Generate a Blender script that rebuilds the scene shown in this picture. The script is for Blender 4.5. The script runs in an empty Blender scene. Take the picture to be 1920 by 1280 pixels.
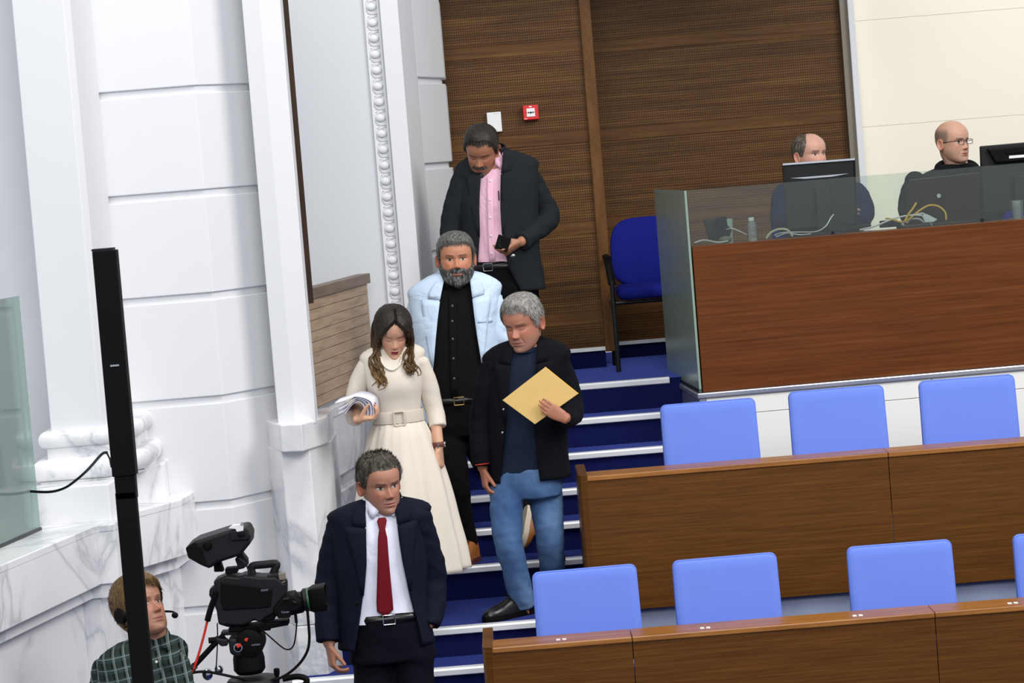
import bpy, bmesh, math, random
import numpy as np
from mathutils import Vector, Matrix
random.seed(7); RNG = np.random.default_rng(7)
C = bpy.context.scene.collection
SC = bpy.context.scene

# ------------------------------------------------------------------ camera
FPX = 5200.0; ROLL = math.radians(4.6); PITCH = math.atan(340/5200.0); CZ = 3.33
cp_, sp_ = math.cos(PITCH), math.sin(PITCH); cr_, sr_ = math.cos(ROLL), math.sin(ROLL)
FW = Vector((0, cp_, -sp_)); UPV = Vector((0, sp_, cp_)); XV = Vector((1, 0, 0))
cam_d = bpy.data.cameras.new('camera'); cam = bpy.data.objects.new('camera', cam_d); C.objects.link(cam)
cam_d.sensor_fit = 'HORIZONTAL'; cam_d.sensor_width = 36; cam_d.lens = 36*FPX/1920; cam_d.clip_end = 200
right = cr_*XV - sr_*UPV; up = sr_*XV + cr_*UPV
m = Matrix((right, up, -FW)).transposed().to_4x4(); m.translation = Vector((0, 0, CZ)); cam.matrix_world = m
SC.camera = cam
cam_d.dof.use_dof = True; cam_d.dof.focus_distance = 13.0; cam_d.dof.aperture_fstop = 11

# ------------------------------------------------------------------ world, lamps, exposure
w = bpy.data.worlds.new('world'); SC.world = w; w.use_nodes = True
w.node_tree.nodes['Background'].inputs[0].default_value = (0.86, 0.92, 1.0, 1)
w.node_tree.nodes['Background'].inputs[1].default_value = 0.56
def area(name, loc, tgt, size, power, col=(1, 1, 1)):
    d = bpy.data.lights.new(name, 'AREA'); d.shape = 'RECTANGLE'; d.size, d.size_y = size; d.energy = power; d.color = col
    o = bpy.data.objects.new(name, d); C.objects.link(o); o.location = loc
    o.rotation_euler = (Vector(tgt)-Vector(loc)).to_track_quat('-Z', 'Y').to_euler(); return o
area('ceiling_light', (-1.5, 9.5, 9.5), (0.0, 13.2, 1.5), (5, 4), 230, (1, 0.97, 0.93))
area('ceiling_light', (5.5, 8.5, 8.0), (-0.3, 13.2, 2.2), (4, 4), 500, (1, 0.975, 0.94))
area('ceiling_light', (0.3, 1.5, 7.6), (-0.2, 12.8, 1.8), (6, 3), 520, (1, 0.985, 0.96))
SC.view_settings.view_transform = 'Standard'; SC.view_settings.look = 'None'
SC.view_settings.gamma = 1; SC.view_settings.use_curve_mapping = False; SC.view_settings.exposure = 0.0

# ------------------------------------------------------------------ photograph -> place
def ray(px, py):
    u = px-960; v = 640-py; a = u*cr_+v*sr_; b = -u*sr_+v*cr_
    return a*XV + FPX*FW + b*UPV
def P(px, py, Y):
    r = ray(px, py); t = Y/r.y; return Vector((r.x*t, Y, CZ+r.z*t))
def Pz(px, py, Z):
    r = ray(px, py); t = (Z-CZ)/r.z; return Vector((r.x*t, r.y*t, Z))

# ------------------------------------------------------------------ materials
def srgb(c):
    if isinstance(c, str): c = tuple(int(c[i:i+2], 16)/255 for i in (0, 2, 4))
    return tuple((x/12.92 if x <= .04045 else ((x+.055)/1.055)**2.4) for x in c)+(1,)
class NT:
    def __init__(s, name):
        s.m = bpy.data.materials.new(name); s.m.use_nodes = True; s.t = s.m.node_tree
        s.b = s.t.nodes['Principled BSDF']; s.tc = None
    def n(s, typ, **kw):
        nd = s.t.nodes.new(typ)
        for k, v in kw.items(): setattr(nd, k, v)
        return nd
    def l(s, a, b): s.t.links.new(a, b)
    def co(s, scale=(1, 1, 1), rot=(0, 0, 0)):
        if not s.tc: s.tc = s.n('ShaderNodeTexCoord')
        mp = s.n('ShaderNodeMapping'); mp.inputs['Scale'].default_value = scale; mp.inputs['Rotation'].default_value = rot
        s.l(s.tc.outputs['Object'], mp.inputs[0]); return mp.outputs[0]
    def noise(s, scale, detail=4, rough=.55, co=None, dist=0):
        nd = s.n('ShaderNodeTexNoise'); nd.inputs['Scale'].default_value = scale; nd.inputs['Detail'].default_value = detail
        nd.inputs['Roughness'].default_value = rough; nd.inputs['Distortion'].default_value = dist
        s.l(co if co is not None else s.co(), nd.inputs['Vector']); return nd.outputs['Fac']
    def ramp(s, fac, stops):
        r = s.n('ShaderNodeValToRGB'); e = r.color_ramp.elements
        while len(e) < len(stops): e.new(.5)
        for el, (p, c) in zip(e, stops): el.position = p; el.color = srgb(c)
        s.l(fac, r.inputs[0]); return r.outputs[0]
    def math(s, op, a, b=None):
        nd = s.n('ShaderNodeMath', operation=op)
        for i, v in enumerate((a, b)):
            if v is None: continue
            if isinstance(v, (int, float)): nd.inputs[i].default_value = v
            else: s.l(v, nd.inputs[i])
        return nd.outputs[0]
    def mix(s, fac, a, b):
        nd = s.n('ShaderNodeMix', data_type='RGBA')
        for i, v in ((0, fac), (6, a), (7, b)):
            if isinstance(v, (int, float)): nd.inputs[i].default_value = v
            elif isinstance(v, (tuple, str)): nd.inputs[i].default_value = srgb(v)
            else: s.l(v, nd.inputs[i])
        return nd.outputs[2]
    def bump(s, h, strength=.2, dist=.01):
        nd = s.n('ShaderNodeBump'); nd.inputs['Strength'].default_value = strength; nd.inputs['Distance'].default_value = dist
        s.l(h, nd.inputs['Height']); s.l(nd.outputs[0], s.b.inputs['Normal'])
    def set(s, **kw):
        for k, v in kw.items():
            i = s.b.inputs[k]
            if hasattr(v, 'links') or isinstance(v, bpy.types.NodeSocket): s.l(v, i)
            else: i.default_value = v
        return s.m
M = {}
def plain(key, col, rough=.5, metal=0, var=.06, nscale=6, bump=0, bscale=200, **kw):
    t = NT(key); c = srgb(col)
    f = t.noise(nscale, 3)
    lo = tuple(max(0, x*(1-var)) for x in c[:3])+(1,); hi = tuple(min(1, x*(1+var)) for x in c[:3])+(1,)
    nd = t.n('ShaderNodeMix', data_type='RGBA'); nd.inputs[6].default_value = lo; nd.inputs[7].default_value = hi
    t.l(f, nd.inputs[0]); t.set(**{'Base Color': nd.outputs[2], 'Roughness': rough, 'Metallic': metal})
    if bump: t.bump(t.noise(bscale, 2), bump, .004)
    for k, v in kw.items(): t.b.inputs[k.replace('_', ' ')].default_value = v
    M[key] = t.m; return t.m
def cloth(key, col, rough=.85, var=.12, weave=900, fold=.25, fscale=(9, 9, 3.5)):
    t = NT(key); c = srgb(col)
    f = t.noise(weave, 2)
    nd = t.n('ShaderNodeMix', data_type='RGBA')
    nd.inputs[6].default_value = tuple(x*(1-var) for x in c[:3])+(1,); nd.inputs[7].default_value = tuple(min(1, x*(1+var)) for x in c[:3])+(1,)
    t.l(f, nd.inputs[0])
    t.set(**{'Base Color': nd.outputs[2], 'Roughness': rough, 'Specular IOR Level': .1})
    t.bump(t.noise(1.0, 3, .5, t.co(fscale), .6), fold, .03)
    M[key] = t.m; return t.m
def wood(key, dark, mid, light, scale=(1.2, 3, 26), rough=.38, holes=False, rot=(0, 0, 0), strength=.08):
    t = NT(key)
    co = t.co(scale, rot); f = t.noise(1.6, 8, .62, co, .35)
    g = t.noise(9, 3, .5, t.co((scale[0]*2, scale[1]*2, scale[2]*3), rot))
    fac = t.math('ADD', t.math('MULTIPLY', f, .8), t.math('MULTIPLY', g, .22))
    col = t.ramp(fac, [(.32, dark), (.52, mid), (.74, light)])
    if holes:
        sx = t.n('ShaderNodeSeparateXYZ'); t.l(t.co(), sx.inputs[0])
        dx = t.math('ABSOLUTE', t.math('SUBTRACT', t.math('FRACT', t.math('MULTIPLY', sx.outputs[0], 1/.0132)), .5))
        dz = t.math('ABSOLUTE', t.math('SUBTRACT', t.math('FRACT', t.math('MULTIPLY', sx.outputs[2], 1/.0158)), .5))
        r2 = t.math('ADD', t.math('POWER', dx, 2), t.math('MULTIPLY', t.math('POWER', dz, 2), 1.4))
        hole = t.math('LESS_THAN', r2, .062)
        col = t.mix(hole, col, (.045, .03, .015)); t.bump(t.math('SUBTRACT', 1, hole), .5, .004)
    else: t.bump(g, strength, .003)
    t.set(**{'Base Color': col, 'Roughness': rough, 'Specular IOR Level': .18}); M[key] = t.m; return t.m
def marble(key):
    t = NT(key)
    a = t.noise(1.1, 6, .55, t.co((1, 1, .7), (.3, .5, .6)), .9)
    vein = t.math('ABSOLUTE', t.math('SUBTRACT', a, .5))
    b = t.noise(.9, 5, .6, t.co((1.3, 1.3, .8), (.9, .1, .3)), .8)
    c1 = t.ramp(vein, [(0, 'c9cacf'), (.012, 'e0e1e4'), (.04, 'f0f0f2'), (1, 'f2f2f4')])
    c2 = t.ramp(b, [(.3, 'd8d9de'), (.5, 'fafafa'), (.7, 'ffffff')])
    nd = t.n('ShaderNodeMix', data_type='RGBA', blend_type='MULTIPLY'); nd.inputs[0].default_value = .8
    t.l(c1, nd.inputs[6]); t.l(c2, nd.inputs[7])
    t.set(**{'Base Color': nd.outputs[2], 'Roughness': .22}); M[key] = t.m
def carpet(key, col, var=.25):
    t = NT(key); f = t.noise(350, 2); g = t.noise(14, 4, .7)
    c = srgb(col); fac = t.math('ADD', t.math('MULTIPLY', f, .7), t.math('MULTIPLY', g, .3))
    nd = t.n('ShaderNodeMix', data_type='RGBA')
    nd.inputs[6].default_value = tuple(x*(1-var) for x in c[:3])+(1,); nd.inputs[7].default_value = tuple(x*(1+var) for x in c[:3])+(1,)
    t.l(fac, nd.inputs[0]); t.set(**{'Base Color': nd.outputs[2], 'Roughness': .95, 'Specular IOR Level': .05, 'Sheen Weight': .95, 'Sheen Roughness': .3, 'Sheen Tint': srgb('7388ff')})
    t.bump(f, .5, .004); M[key] = t.m
def glass(key, tint, rough=0, alpha=.12, density=.0):
    t = NT(key); out = t.t.nodes['Material Output']
    tr = t.n('ShaderNodeBsdfTransparent'); tr.inputs[0].default_value = srgb(tint)
    gl = t.n('ShaderNodeBsdfGlossy'); gl.inputs['Roughness'].default_value = .03+rough
    df = t.n('ShaderNodeBsdfDiffuse'); df.inputs[0].default_value = srgb(tint)
    fr = t.n('ShaderNodeFresnel'); fr.inputs[0].default_value = 1.45
    m1 = t.n('ShaderNodeMixShader'); m1.inputs[0].default_value = alpha; t.l(tr.outputs[0], m1.inputs[1]); t.l(df.outputs[0], m1.inputs[2])
    m2 = t.n('ShaderNodeMixShader'); t.l(t.math('MULTIPLY', fr.outputs[0], 1.0), m2.inputs[0]); t.l(m1.outputs[0], m2.inputs[1]); t.l(gl.outputs[0], m2.inputs[2])
    gl.inputs['Roughness'].default_value = .25 if rough else .02
    t.l(m2.outputs[0], out.inputs[0]); M[key] = t.m
plain('white_wall', 'dfe0e3', .6, var=.012, nscale=2)
plain('grey_wall', 'd4d6da', .6, var=.02, nscale=2)
plain('white_base', 'f6f4ee', .5, var=.01)
plain('cream_panel', 'f6f0de', .55, var=.012, nscale=1.5)
plain('alu', 'c9ccd4', .3, .85, var=.04, nscale=20)
plain('alu_white', 'eef0f4', .35, .25, var=.03, nscale=20)
plain('column_grey', '7d7669', .5, .2, var=.03)
plain('black_plastic', '070708', .55, var=.15, nscale=30, Specular_IOR_Level=.12)
plain('black_matte', '060607', .7, var=.2, nscale=20, Specular_IOR_Level=.15)
plain('charcoal_plastic', '151618', .5, var=.12, nscale=30, bump=.1, bscale=500, Specular_IOR_Level=.25)
plain('dark_metal', '26272b', .35, .6, var=.1)
plain('chrome', 'd5d6d8', .15, 1, var=.03)
plain('gold', 'b89a5a', .3, .9, var=.05)
plain('red_plastic', 'd3191c', .4, var=.05)
plain('red_cable', 'd23222', .45, var=.05)
plain('white_plastic', 'ececec', .4, var=.02)
plain('yellow_cable', 'e9b93a', .45, var=.05)
plain('beige_cable', 'd9d2b8', .5, var=.05)
plain('paper', 'e4e4f2', .8, var=.02)
plain('manila', 'd4b26c', .75, var=.06, nscale=40, bump=.1, bscale=300)
plain('manila_edge', 'e8b444', .7, var=.05)
plain('pearl', 'efe6d6', .2, var=.04, nscale=50, Coat_Weight=.5)
plain('nail_red', '8c1018', .2, var=.05)
plain('leather_tan', 'a5642a', .4, var=.22, nscale=25, bump=.15)
plain('leather_brown', '6b3324', .45, var=.15, nscale=60)
plain('leather_black', '101010', .28, var=.2, nscale=30, bump=.12, bscale=120)
plain('sole_light', 'd8cbb5', .6, var=.05)
plain('green_ring', '2f6b3c', .35, var=.1)
plain('screen_dark', '0b0c10', .18, var=.1)
plain('laptop_brown', '2a211d', .35, .3, var=.1)
plain('bottle_label', 'c9c4bd', .5, var=.2, nscale=80)
plain('shirt_button', 'e9dfd9', .3, var=.05)
plain('dark_button', '555555', .3, var=.05)
plain('grey_riser', '9aa4c0', .7, var=.05)
plain('eye_dark', '15100d', .2, var=.1)
cloth('chair_blue', '6f8be6', .8, .05, 700, .08, (5, 5, 5))
cloth('chair_royal', '161d74', .85, .1, 700, .08, (5, 5, 5))
cloth('navy_suit', '131624', .8, .12, 900, .35)
cloth('navy_trousers', '0c0d16', .85, .12, 900, .35)
cloth('black_jacket', '0f1016', .85, .15, 900, .35)
cloth('charcoal_jacket', '232629', .9, .2, 900, .4)
cloth('sky_linen', 'c8dcf2', .85, .06, 500, .5, (8, 8, 10))
cloth('dress_cream', 'dcd3c6', .72, .03, 900, .18, (5, 5, 2))
cloth('pink_shirt', 'ecbdd2', .8, .07, 900, .6, (12, 12, 5))
cloth('lilac_shirt', 'eaebfa', .75, .03, 900, .5, (10, 10, 4))
cloth('black_shirt', '111113', .85, .15, 900, .5, (9, 9, 5))
cloth('black_trousers', '0d0d10', .85, .15, 900, .5)
cloth('navy_tee', '1d2637', .9, .15, 900, .5, (9, 9, 4))
cloth('navy_sweater', '1a2340', .9, .15, 900, .4)
cloth('dark_hoodie', '15161a', .9, .15, 900, .4)
cloth('tie_red', '6b121c', .55, .2, 1500, .1)
cloth('plain_belt', 'c9c0b3', .7, .04, 700, .05)
t = NT('denim'); c_ = t.noise(3.2, 4, .6, t.co((1, 1, .8))); f_ = t.noise(600, 2)
t.set(**{'Base Color': t.mix(t.math('MULTIPLY', f_, .5), t.ramp(c_, [(.3, '35507a'), (.5, '5878a4'), (.72, '86a6cc')]), '2c4468'), 'Roughness': .9, 'Specular IOR Level': .15})
t.bump(t.noise(1, 2, .5, t.co((9, 9, 12))), .3, .02); M['denim'] = t.m
t = NT('plaid'); sx = t.n('ShaderNodeSeparateXYZ'); t.l(t.co((1, 1, 1), (0, .16, 0)), sx.inputs[0])
def stripe(o, per, wd, off=0, k=.68):
    per = per*k
    return stripe_(o, per, wd, off)
def stripe_(o, per, wd, off=0): return t.math('LESS_THAN', t.math('FRACT', t.math('ADD', t.math('MULTIPLY', o, 1/per), off)), wd)
base = t.mix(stripe(sx.outputs[0], .062, .5), '141a18', '2a3531'); base = t.mix(t.math('MULTIPLY', stripe(sx.outputs[2], .062, .5), .5), base, '3c4c4c')
base = t.mix(t.math('MULTIPLY', stripe(sx.outputs[0], .062, .2, .3), .55), base, '6f7f7a')
base = t.mix(stripe(sx.outputs[0], .062, .05, .12), base, '84908e'); base = t.mix(stripe(sx.outputs[2], .062, .055, .7), base, '7d8987')
t.set(**{'Base Color': base, 'Roughness': .9, 'Specular IOR Level': .15}); t.bump(t.noise(1, 3, .5, t.co((9, 9, 5)), .6), .4, .03); M['plaid'] = t.m
carpet('carpet_blue', '161c4e'); carpet('carpet_dark', '131843')
wood('wood_desk', '492b10', '603b16', '744a1e', (1.5, 3, 60), .35)
wood('wood_desk_top', '7a4a1a', '9a6328', 'b57c3a', (1.5, 20, 20), .3)
wood('wood_booth', '4e280e', '643615', '754420', (1.0, 3, 40), .35)
wood('wood_perf', '3f2814', '5f3f1e', '7c592e', (.9, 3, 20), .5, True)
wood('wood_wall', '3f2814', '5f3f1e', '7c592e', (.9, 3, 20), .5)
wood('wood_trim', '4a2e16', '64421f', '7a5530', (6, 6, 1.5), .45)
wood('wood_pale', '947a62', 'af957c', 'c0a78e', (2, 2, 30), .45)
wood('wood_cap', '5f4f40', '776555', '8c7a69', (2, 2, 20), .4)
wood('wood_dark', '25180e', '38261a', '4a3526', (6, 6, 1.2), .5)
marble('marble')
M['wood_desk_top'].node_tree.nodes['Principled BSDF'].inputs['Specular IOR Level'].default_value = .55
glass('glass_clear', 'eef4f1', 0, .025); glass('glass_green', 'bcd6cf', 0, .35); glass('glass_frost', '90a699', .12, .9); glass('bottle_glass', 'f2f5f7', 0, .22)
def skin(key):
    t = NT(key); at = t.n('ShaderNodeAttribute'); at.attribute_name = 'Col'
    f = t.noise(60, 3); nd = t.n('ShaderNodeMix', data_type='RGBA', blend_type='MULTIPLY'); nd.inputs[0].default_value = .35
    t.l(at.outputs['Color'], nd.inputs[6]); t.l(t.ramp(f, [(.3, 'e6dcd8'), (.7, 'ffffff')]), nd.inputs[7])
    t.set(**{'Base Color': nd.outputs[2], 'Roughness': .48, 'Subsurface Weight': .08, 'Subsurface Scale': .01, 'Specular IOR Level': .4})
    t.bump(t.noise(220, 2), .06, .002); M[key] = t.m
skin('skin')
def hairmat(key, a, b, c, scale=(60, 60, 12)):
    t = NT(key); f = t.noise(1.5, 4, .6, t.co(scale))
    t.set(**{'Base Color': t.ramp(f, [(.3, a), (.5, b), (.7, c)]), 'Roughness': .5, 'Specular IOR Level': .35}); M[key] = t.m
hairmat('hair_grey', '383633', '5a5855', '7e7c78', (60, 60, 25)); hairmat('hair_silver', '5c5a57', '827f7a', 'a5a29c', (50, 50, 25))
hairmat('hair_dark', '120f0c', '221c17', '352d26', (60, 60, 25)); hairmat('hair_brown', '4a351d', '684d2c', '86683e', (60, 60, 15))
hairmat('hair_pepper', '332e27', '544d43', '857d70', (60, 60, 25)); hairmat('beard_grey', '1b1b1b', '3b3b3a', '8a8a88', (70, 70, 20))
t = NT('hair_ombre'); sx = t.n('ShaderNodeSeparateXYZ'); t.l(t.co(), sx.inputs[0])
f = t.noise(1.4, 4, .6, t.co((70, 70, 8))); gz = t.n('ShaderNodeMapRange'); t.l(sx.outputs[2], gz.inputs[0])
gz.inputs[1].default_value = 1.42; gz.inputs[2].default_value = 1.12   # dyed tips: lighter with length
t.set(**{'Base Color': t.mix(gz.outputs[0], t.ramp(f, [(.3, '0f0b09'), (.7, '2c211a')]), t.ramp(f, [(.3, '4a3118'), (.7, '94703c')])), 'Roughness': .5, 'Specular IOR Level': .3}); M['hair_ombre'] = t.m

# ------------------------------------------------------------------ mesh helpers
def V(*a): return Vector(a)
def smoothstep(a, b, x):
    t = np.clip((np.asarray(x, float)-a)/(b-a), 0, 1); return t*t*(3-2*t)
def lerp(a, b, t): return a+(b-a)*t
def interp(x, xs, ys): return float(np.interp(x, xs, ys))
def catmull(pts, n=6):
    pts = [Vector(p) for p in pts]; q = [pts[0]*2-pts[1]]+pts+[pts[-1]*2-pts[-2]]; out = []
    for i in range(1, len(q)-2):
        p0, p1, p2, p3 = q[i-1:i+3]
        for k in range(n):
            t = k/n
            out.append(.5*((2*p1)+(p2-p0)*t+(2*p0-5*p1+4*p2-p3)*t*t+(3*p1-p0-3*p2+p3)*t**3))
    out.append(pts[-1]); return out
def resample(vals, n):
    k = len(vals)-1; out = []
    for i in range(k):
        for j in range(n): out.append(lerp(vals[i], vals[i+1], j/n))
    out.append(vals[-1]); return out
WV = RNG.normal(size=(24, 3)); WP = RNG.uniform(0, 6.28, 24)
def snoise(p, scale):
    p = np.asarray(p, float).reshape(-1, 3)*scale
    s = np.zeros(len(p))
    for i in range(10): s += np.sin(p@WV[i]*1.7+WP[i]+1.3*np.sin(p@WV[i+10]+WP[i+10]))
    return s/5.0
class MB:
    def __init__(s): s.v = []; s.f = []; s.mi = []; s.cur = 0
    def add(s, vs, fs):
        o = len(s.v); s.v += [tuple(v) for v in vs]; s.f += [tuple(i+o for i in f) for f in fs]; s.mi += [s.cur]*len(fs); return s
    def box(s, a, b):
        (x0, y0, z0), (x1, y1, z1) = a, b
        x0, x1 = sorted((x0, x1)); y0, y1 = sorted((y0, y1)); z0, z1 = sorted((z0, z1))
        return s.add([(x0, y0, z0), (x1, y0, z0), (x1, y1, z0), (x0, y1, z0), (x0, y0, z1), (x1, y0, z1), (x1, y1, z1), (x0, y1, z1)],
                     [(0, 3, 2, 1), (4, 5, 6, 7), (0, 1, 5, 4), (1, 2, 6, 5), (2, 3, 7, 6), (3, 0, 4, 7)])
    def obox(s, c, ax, ay, az):      # oriented box: centre and three half-axis vectors
        c, ax, ay, az = map(Vector, (c, ax, ay, az)); vs = []
        for k in (-1, 1):
            for i, j in ((-1, -1), (1, -1), (1, 1), (-1, 1)): vs.append(c+ax*i+ay*j+az*k)
        return s.add(vs, [(0, 3, 2, 1), (4, 5, 6, 7), (0, 1, 5, 4), (1, 2, 6, 5), (2, 3, 7, 6), (3, 0, 4, 7)])
    def prism(s, poly, d):           # 3D polygon swept by vector d
        n = len(poly); poly = [Vector(p) for p in poly]; d = Vector(d)
        return s.add(poly+[p+d for p in poly], [tuple(range(n))[::-1], tuple(range(n, 2*n))]+[(i, (i+1) % n, n+(i+1) % n, n+i) for i in range(n)])
    def plan(s, xy, z0, z1): return s.prism([(x, y, z0) for x, y in xy], (0, 0, z1-z0))
    def loft(s, rings, cap0=True, cap1=True, closed=True):
        n = len(rings[0]); k = len(rings); fs = []
        for i in range(k-1):
            for j in range(n if closed else n-1):
                j2 = (j+1) % n; fs.append((i*n+j, i*n+j2, (i+1)*n+j2, (i+1)*n+j))
        vs = [p for r in rings for p in r]
        if cap0: fs.append(tuple(range(n))[::-1])
        if cap1: fs.append(tuple(range((k-1)*n, k*n)))
        return s.add(vs, fs)
    def tube(s, path, rad, n=12, caps=True, flat=None, dome=False):
        path = [Vector(p) for p in path]; k = len(path)
        if not hasattr(rad, '__len__'): rad = [rad]*k
        T = [(path[min(i+1, k-1)]-path[max(i-1, 0)]).normalized() for i in range(k)]
        ref = Vector(flat) if flat is not None else (Vector((0, 0, 1)) if abs(T[0].z) < .9 else Vector((0, 1, 0)))
        nrm = (ref-T[0]*ref.dot(T[0])).normalized(); rings = []
        def ring(c, nr, bn, ra, rb): return [c+nr*(math.cos(2*math.pi*j/n)*ra)+bn*(math.sin(2*math.pi*j/n)*rb) for j in range(n)]
        for i in range(k):
            if i: nrm = nrm-T[i]*nrm.dot(T[i]); nrm.normalize()
            bn = T[i].cross(nrm); r = rad[i]; ra, rb = r if hasattr(r, '__len__') else (r, r)
            if dome and i == 0:
                for a in (75, 50, 25): rings.append(ring(path[0]-T[0]*(math.sin(math.radians(a))*min(ra, rb)), nrm, bn, ra*math.cos(math.radians(a)), rb*math.cos(math.radians(a))))
            rings.append(ring(path[i], nrm, bn, ra, rb))
            if dome and i == k-1:
                for a in (25, 50, 75): rings.append(ring(path[i]+T[i]*(math.sin(math.radians(a))*min(ra, rb)), nrm, bn, ra*math.cos(math.radians(a)), rb*math.cos(math.radians(a))))
        return s.loft(rings, caps, caps)
    def ball(s, c, r, n=12, m=8, axes=None):
        c = Vector(c); ax = axes or (XV, Vector((0, 1, 0)), Vector((0, 0, 1))); rr = r if hasattr(r, '__len__') else (r, r, r)
        rings = []
        for i in range(1, m):
            a = math.pi*i/m
            rings.append([c+ax[0]*(rr[0]*math.sin(a)*math.cos(2*math.pi*j/n))+ax[1]*(rr[1]*math.sin(a)*math.sin(2*math.pi*j/n))-ax[2]*(rr[2]*math.cos(a)) for j in range(n)])
        return s.loft(rings)
    def lathe(s, c, prof, n=20, axis=(0, 0, 1)):   # prof: (radius, height along the axis)
        az = Vector(axis).normalized(); ax = az.orthogonal().normalized(); ay = az.cross(ax); c = Vector(c)
        return s.loft([[c+az*h+ax*(r*math.cos(2*math.pi*j/n))+ay*(r*math.sin(2*math.pi*j/n)) for j in range(n)] for r, h in prof])
    def build(s, name, mats, parent=None, smooth=False, bevel=0, seg=2, angle=None):
        org = Vector(parent.get('_o', (0, 0, 0))) if parent is not None else Vector((0, 0, 0))
        me = bpy.data.meshes.new(name); me.from_pydata([tuple(Vector(v)-org) for v in s.v], [], s.f); me.update()
        for mt in (mats if isinstance(mats, (list, tuple)) else [mats]): me.materials.append(M[mt] if isinstance(mt, str) else mt)
        if len(me.materials) > 1: me.polygons.foreach_set('material_index', s.mi)
        bm = bmesh.new(); bm.from_mesh(me); bmesh.ops.recalc_face_normals(bm, faces=bm.faces); bm.to_mesh(me); bm.free()
        o = bpy.data.objects.new(name, me); C.objects.link(o)
        if parent is not None: o.parent = parent; o['_o'] = tuple(org)
        if smooth:
            me.polygons.foreach_set('use_smooth', [True]*len(me.polygons))
            if smooth != 'all': me.set_sharp_from_angle(angle=math.radians(angle or 40))
        if bevel:
            md = o.modifiers.new('bevel', 'BEVEL'); md.width = bevel; md.segments = seg; md.limit_method = 'ANGLE'; md.angle_limit = math.radians(40)
        return o
def solidify(o, th, off=-1):
    md = o.modifiers.new('thick', 'SOLIDIFY'); md.thickness = th; md.offset = off; return o
def subsurf(o, n=1):
    md = o.modifiers.new('sub', 'SUBSURF'); md.levels = n; md.render_levels = n; return o
def thing(name, label, cat, loc, group=None):
    o = bpy.data.objects.new(name, None); C.objects.link(o); o.location = loc; o.empty_display_size = .05
    o['label'] = label; o['category'] = cat; o['_o'] = tuple(loc)
    if group: o['group'] = group
    return o
def tag(o, label, cat, group=None):
    o['label'] = label; o['category'] = cat
    if group: o['group'] = group
    return o
def struct(o, label=None):
    o['kind'] = 'structure'
    if label: o['label'] = label
    return o
def remesh(o, voxel, smooth=2):
    md = o.modifiers.new('r', 'REMESH'); md.mode = 'VOXEL'; md.voxel_size = voxel; md.use_smooth_shade = True
    if smooth: sm = o.modifiers.new('s', 'SMOOTH'); sm.iterations = smooth; sm.factor = .5
    dg = bpy.context.evaluated_depsgraph_get(); me = bpy.data.meshes.new_from_object(o.evaluated_get(dg))
    o.modifiers.clear(); old = o.data; me.name = old.name; o.data = me; bpy.data.meshes.remove(old)
    me.polygons.foreach_set('use_smooth', [True]*len(me.polygons)); return o
def displace(o, amp, scale, seed=0, fn=None):
    me = o.data; n = len(me.vertices); co = np.zeros(n*3); me.vertices.foreach_get('co', co); co = co.reshape(-1, 3)
    nr = np.zeros(n*3); me.vertices.foreach_get('normal', nr); nr = nr.reshape(-1, 3)
    d = snoise(co*np.array(scale)+seed*3.7, 1.0)*amp
    if fn is not None: d *= fn(co)
    co += nr*d[:, None]; me.vertices.foreach_set('co', co.ravel()); me.update(); return o
def text(body, loc, size, mat, parent, xdir=(1, 0, 0), up=(0, 0, 1), name='lettering'):
    cu = bpy.data.curves.new(name, 'FONT'); cu.body = body; cu.size = size; cu.align_x = 'CENTER'; cu.align_y = 'CENTER'; cu.extrude = .0004
    o = bpy.data.objects.new(name, cu); C.objects.link(o)
    dg = bpy.context.evaluated_depsgraph_get(); me = bpy.data.meshes.new_from_object(o.evaluated_get(dg)); bpy.data.objects.remove(o)
    o = bpy.data.objects.new(name, me); C.objects.link(o); me.materials.clear(); me.materials.append(M[mat])
    x = Vector(xdir).normalized(); u = Vector(up); u = (u-x*u.dot(x)).normalized(); z = x.cross(u)
    mm = Matrix((x, u, z)).transposed().to_4x4(); mm.translation = Vector(loc)-Vector(parent.get('_o', (0, 0, 0)) if parent is not None else (0, 0, 0))
    me.transform(mm)
    if parent is not None: o.parent = parent
    return o
# ================================================================== the setting
NY = [15.1, 14.8, 14.5, 14.2, 13.9, 13.6, 12.8, 12.5, 12.2, 11.9, 11.6, 11.3, 11.0, 10.7]
NZ = [2.076, 1.916, 1.765, 1.616, 1.484, 1.345, 1.183, 1.047, .90, .75, .60, .45, .30, .15]
b = MB(); b.box((-7, 2, -.2), (9, 12.95, 0)); struct(b.build('floor', 'carpet_blue'), 'blue carpeted hall floor')
b = MB(); b.box((-1.15, 15.1, 1.6), (5.5, 17.4, 2.076)); land = struct(b.build('floor_landing', 'carpet_blue'), 'blue carpeted landing at the top of the steps')
b = MB(); b.box((.28, 12.965, .6), (5.5, 14.45, 1.183)); struct(b.build('floor_terrace', 'carpet_blue'), 'blue carpeted seating terrace behind the upper desk')
b = MB(); b.box((-.2, 11.62, .1), (5.5, 12.95, .58)); struct(b.build('floor_terrace', 'carpet_blue'), 'blue carpeted seating terrace behind the front desk')
b = MB(); b.box((.285, 12.945, .581), (5.5, 12.96, 1.178)); struct(b.build('trim_1', 'grey_riser'), 'grey riser under the upper desk')  # one even pale grey-blue over the whole riser
stairs = thing('floor_stairs', 'wide blue carpeted steps with bright metal nosings', 'stairs', (-.2, 13, 0)); del stairs['category']; stairs['kind'] = 'structure'
XR = [.84, .84, .84, .62, .62, .62, .275, -.2, -.2, -.2, -.2, -.2, -.2, -.2]
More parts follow.
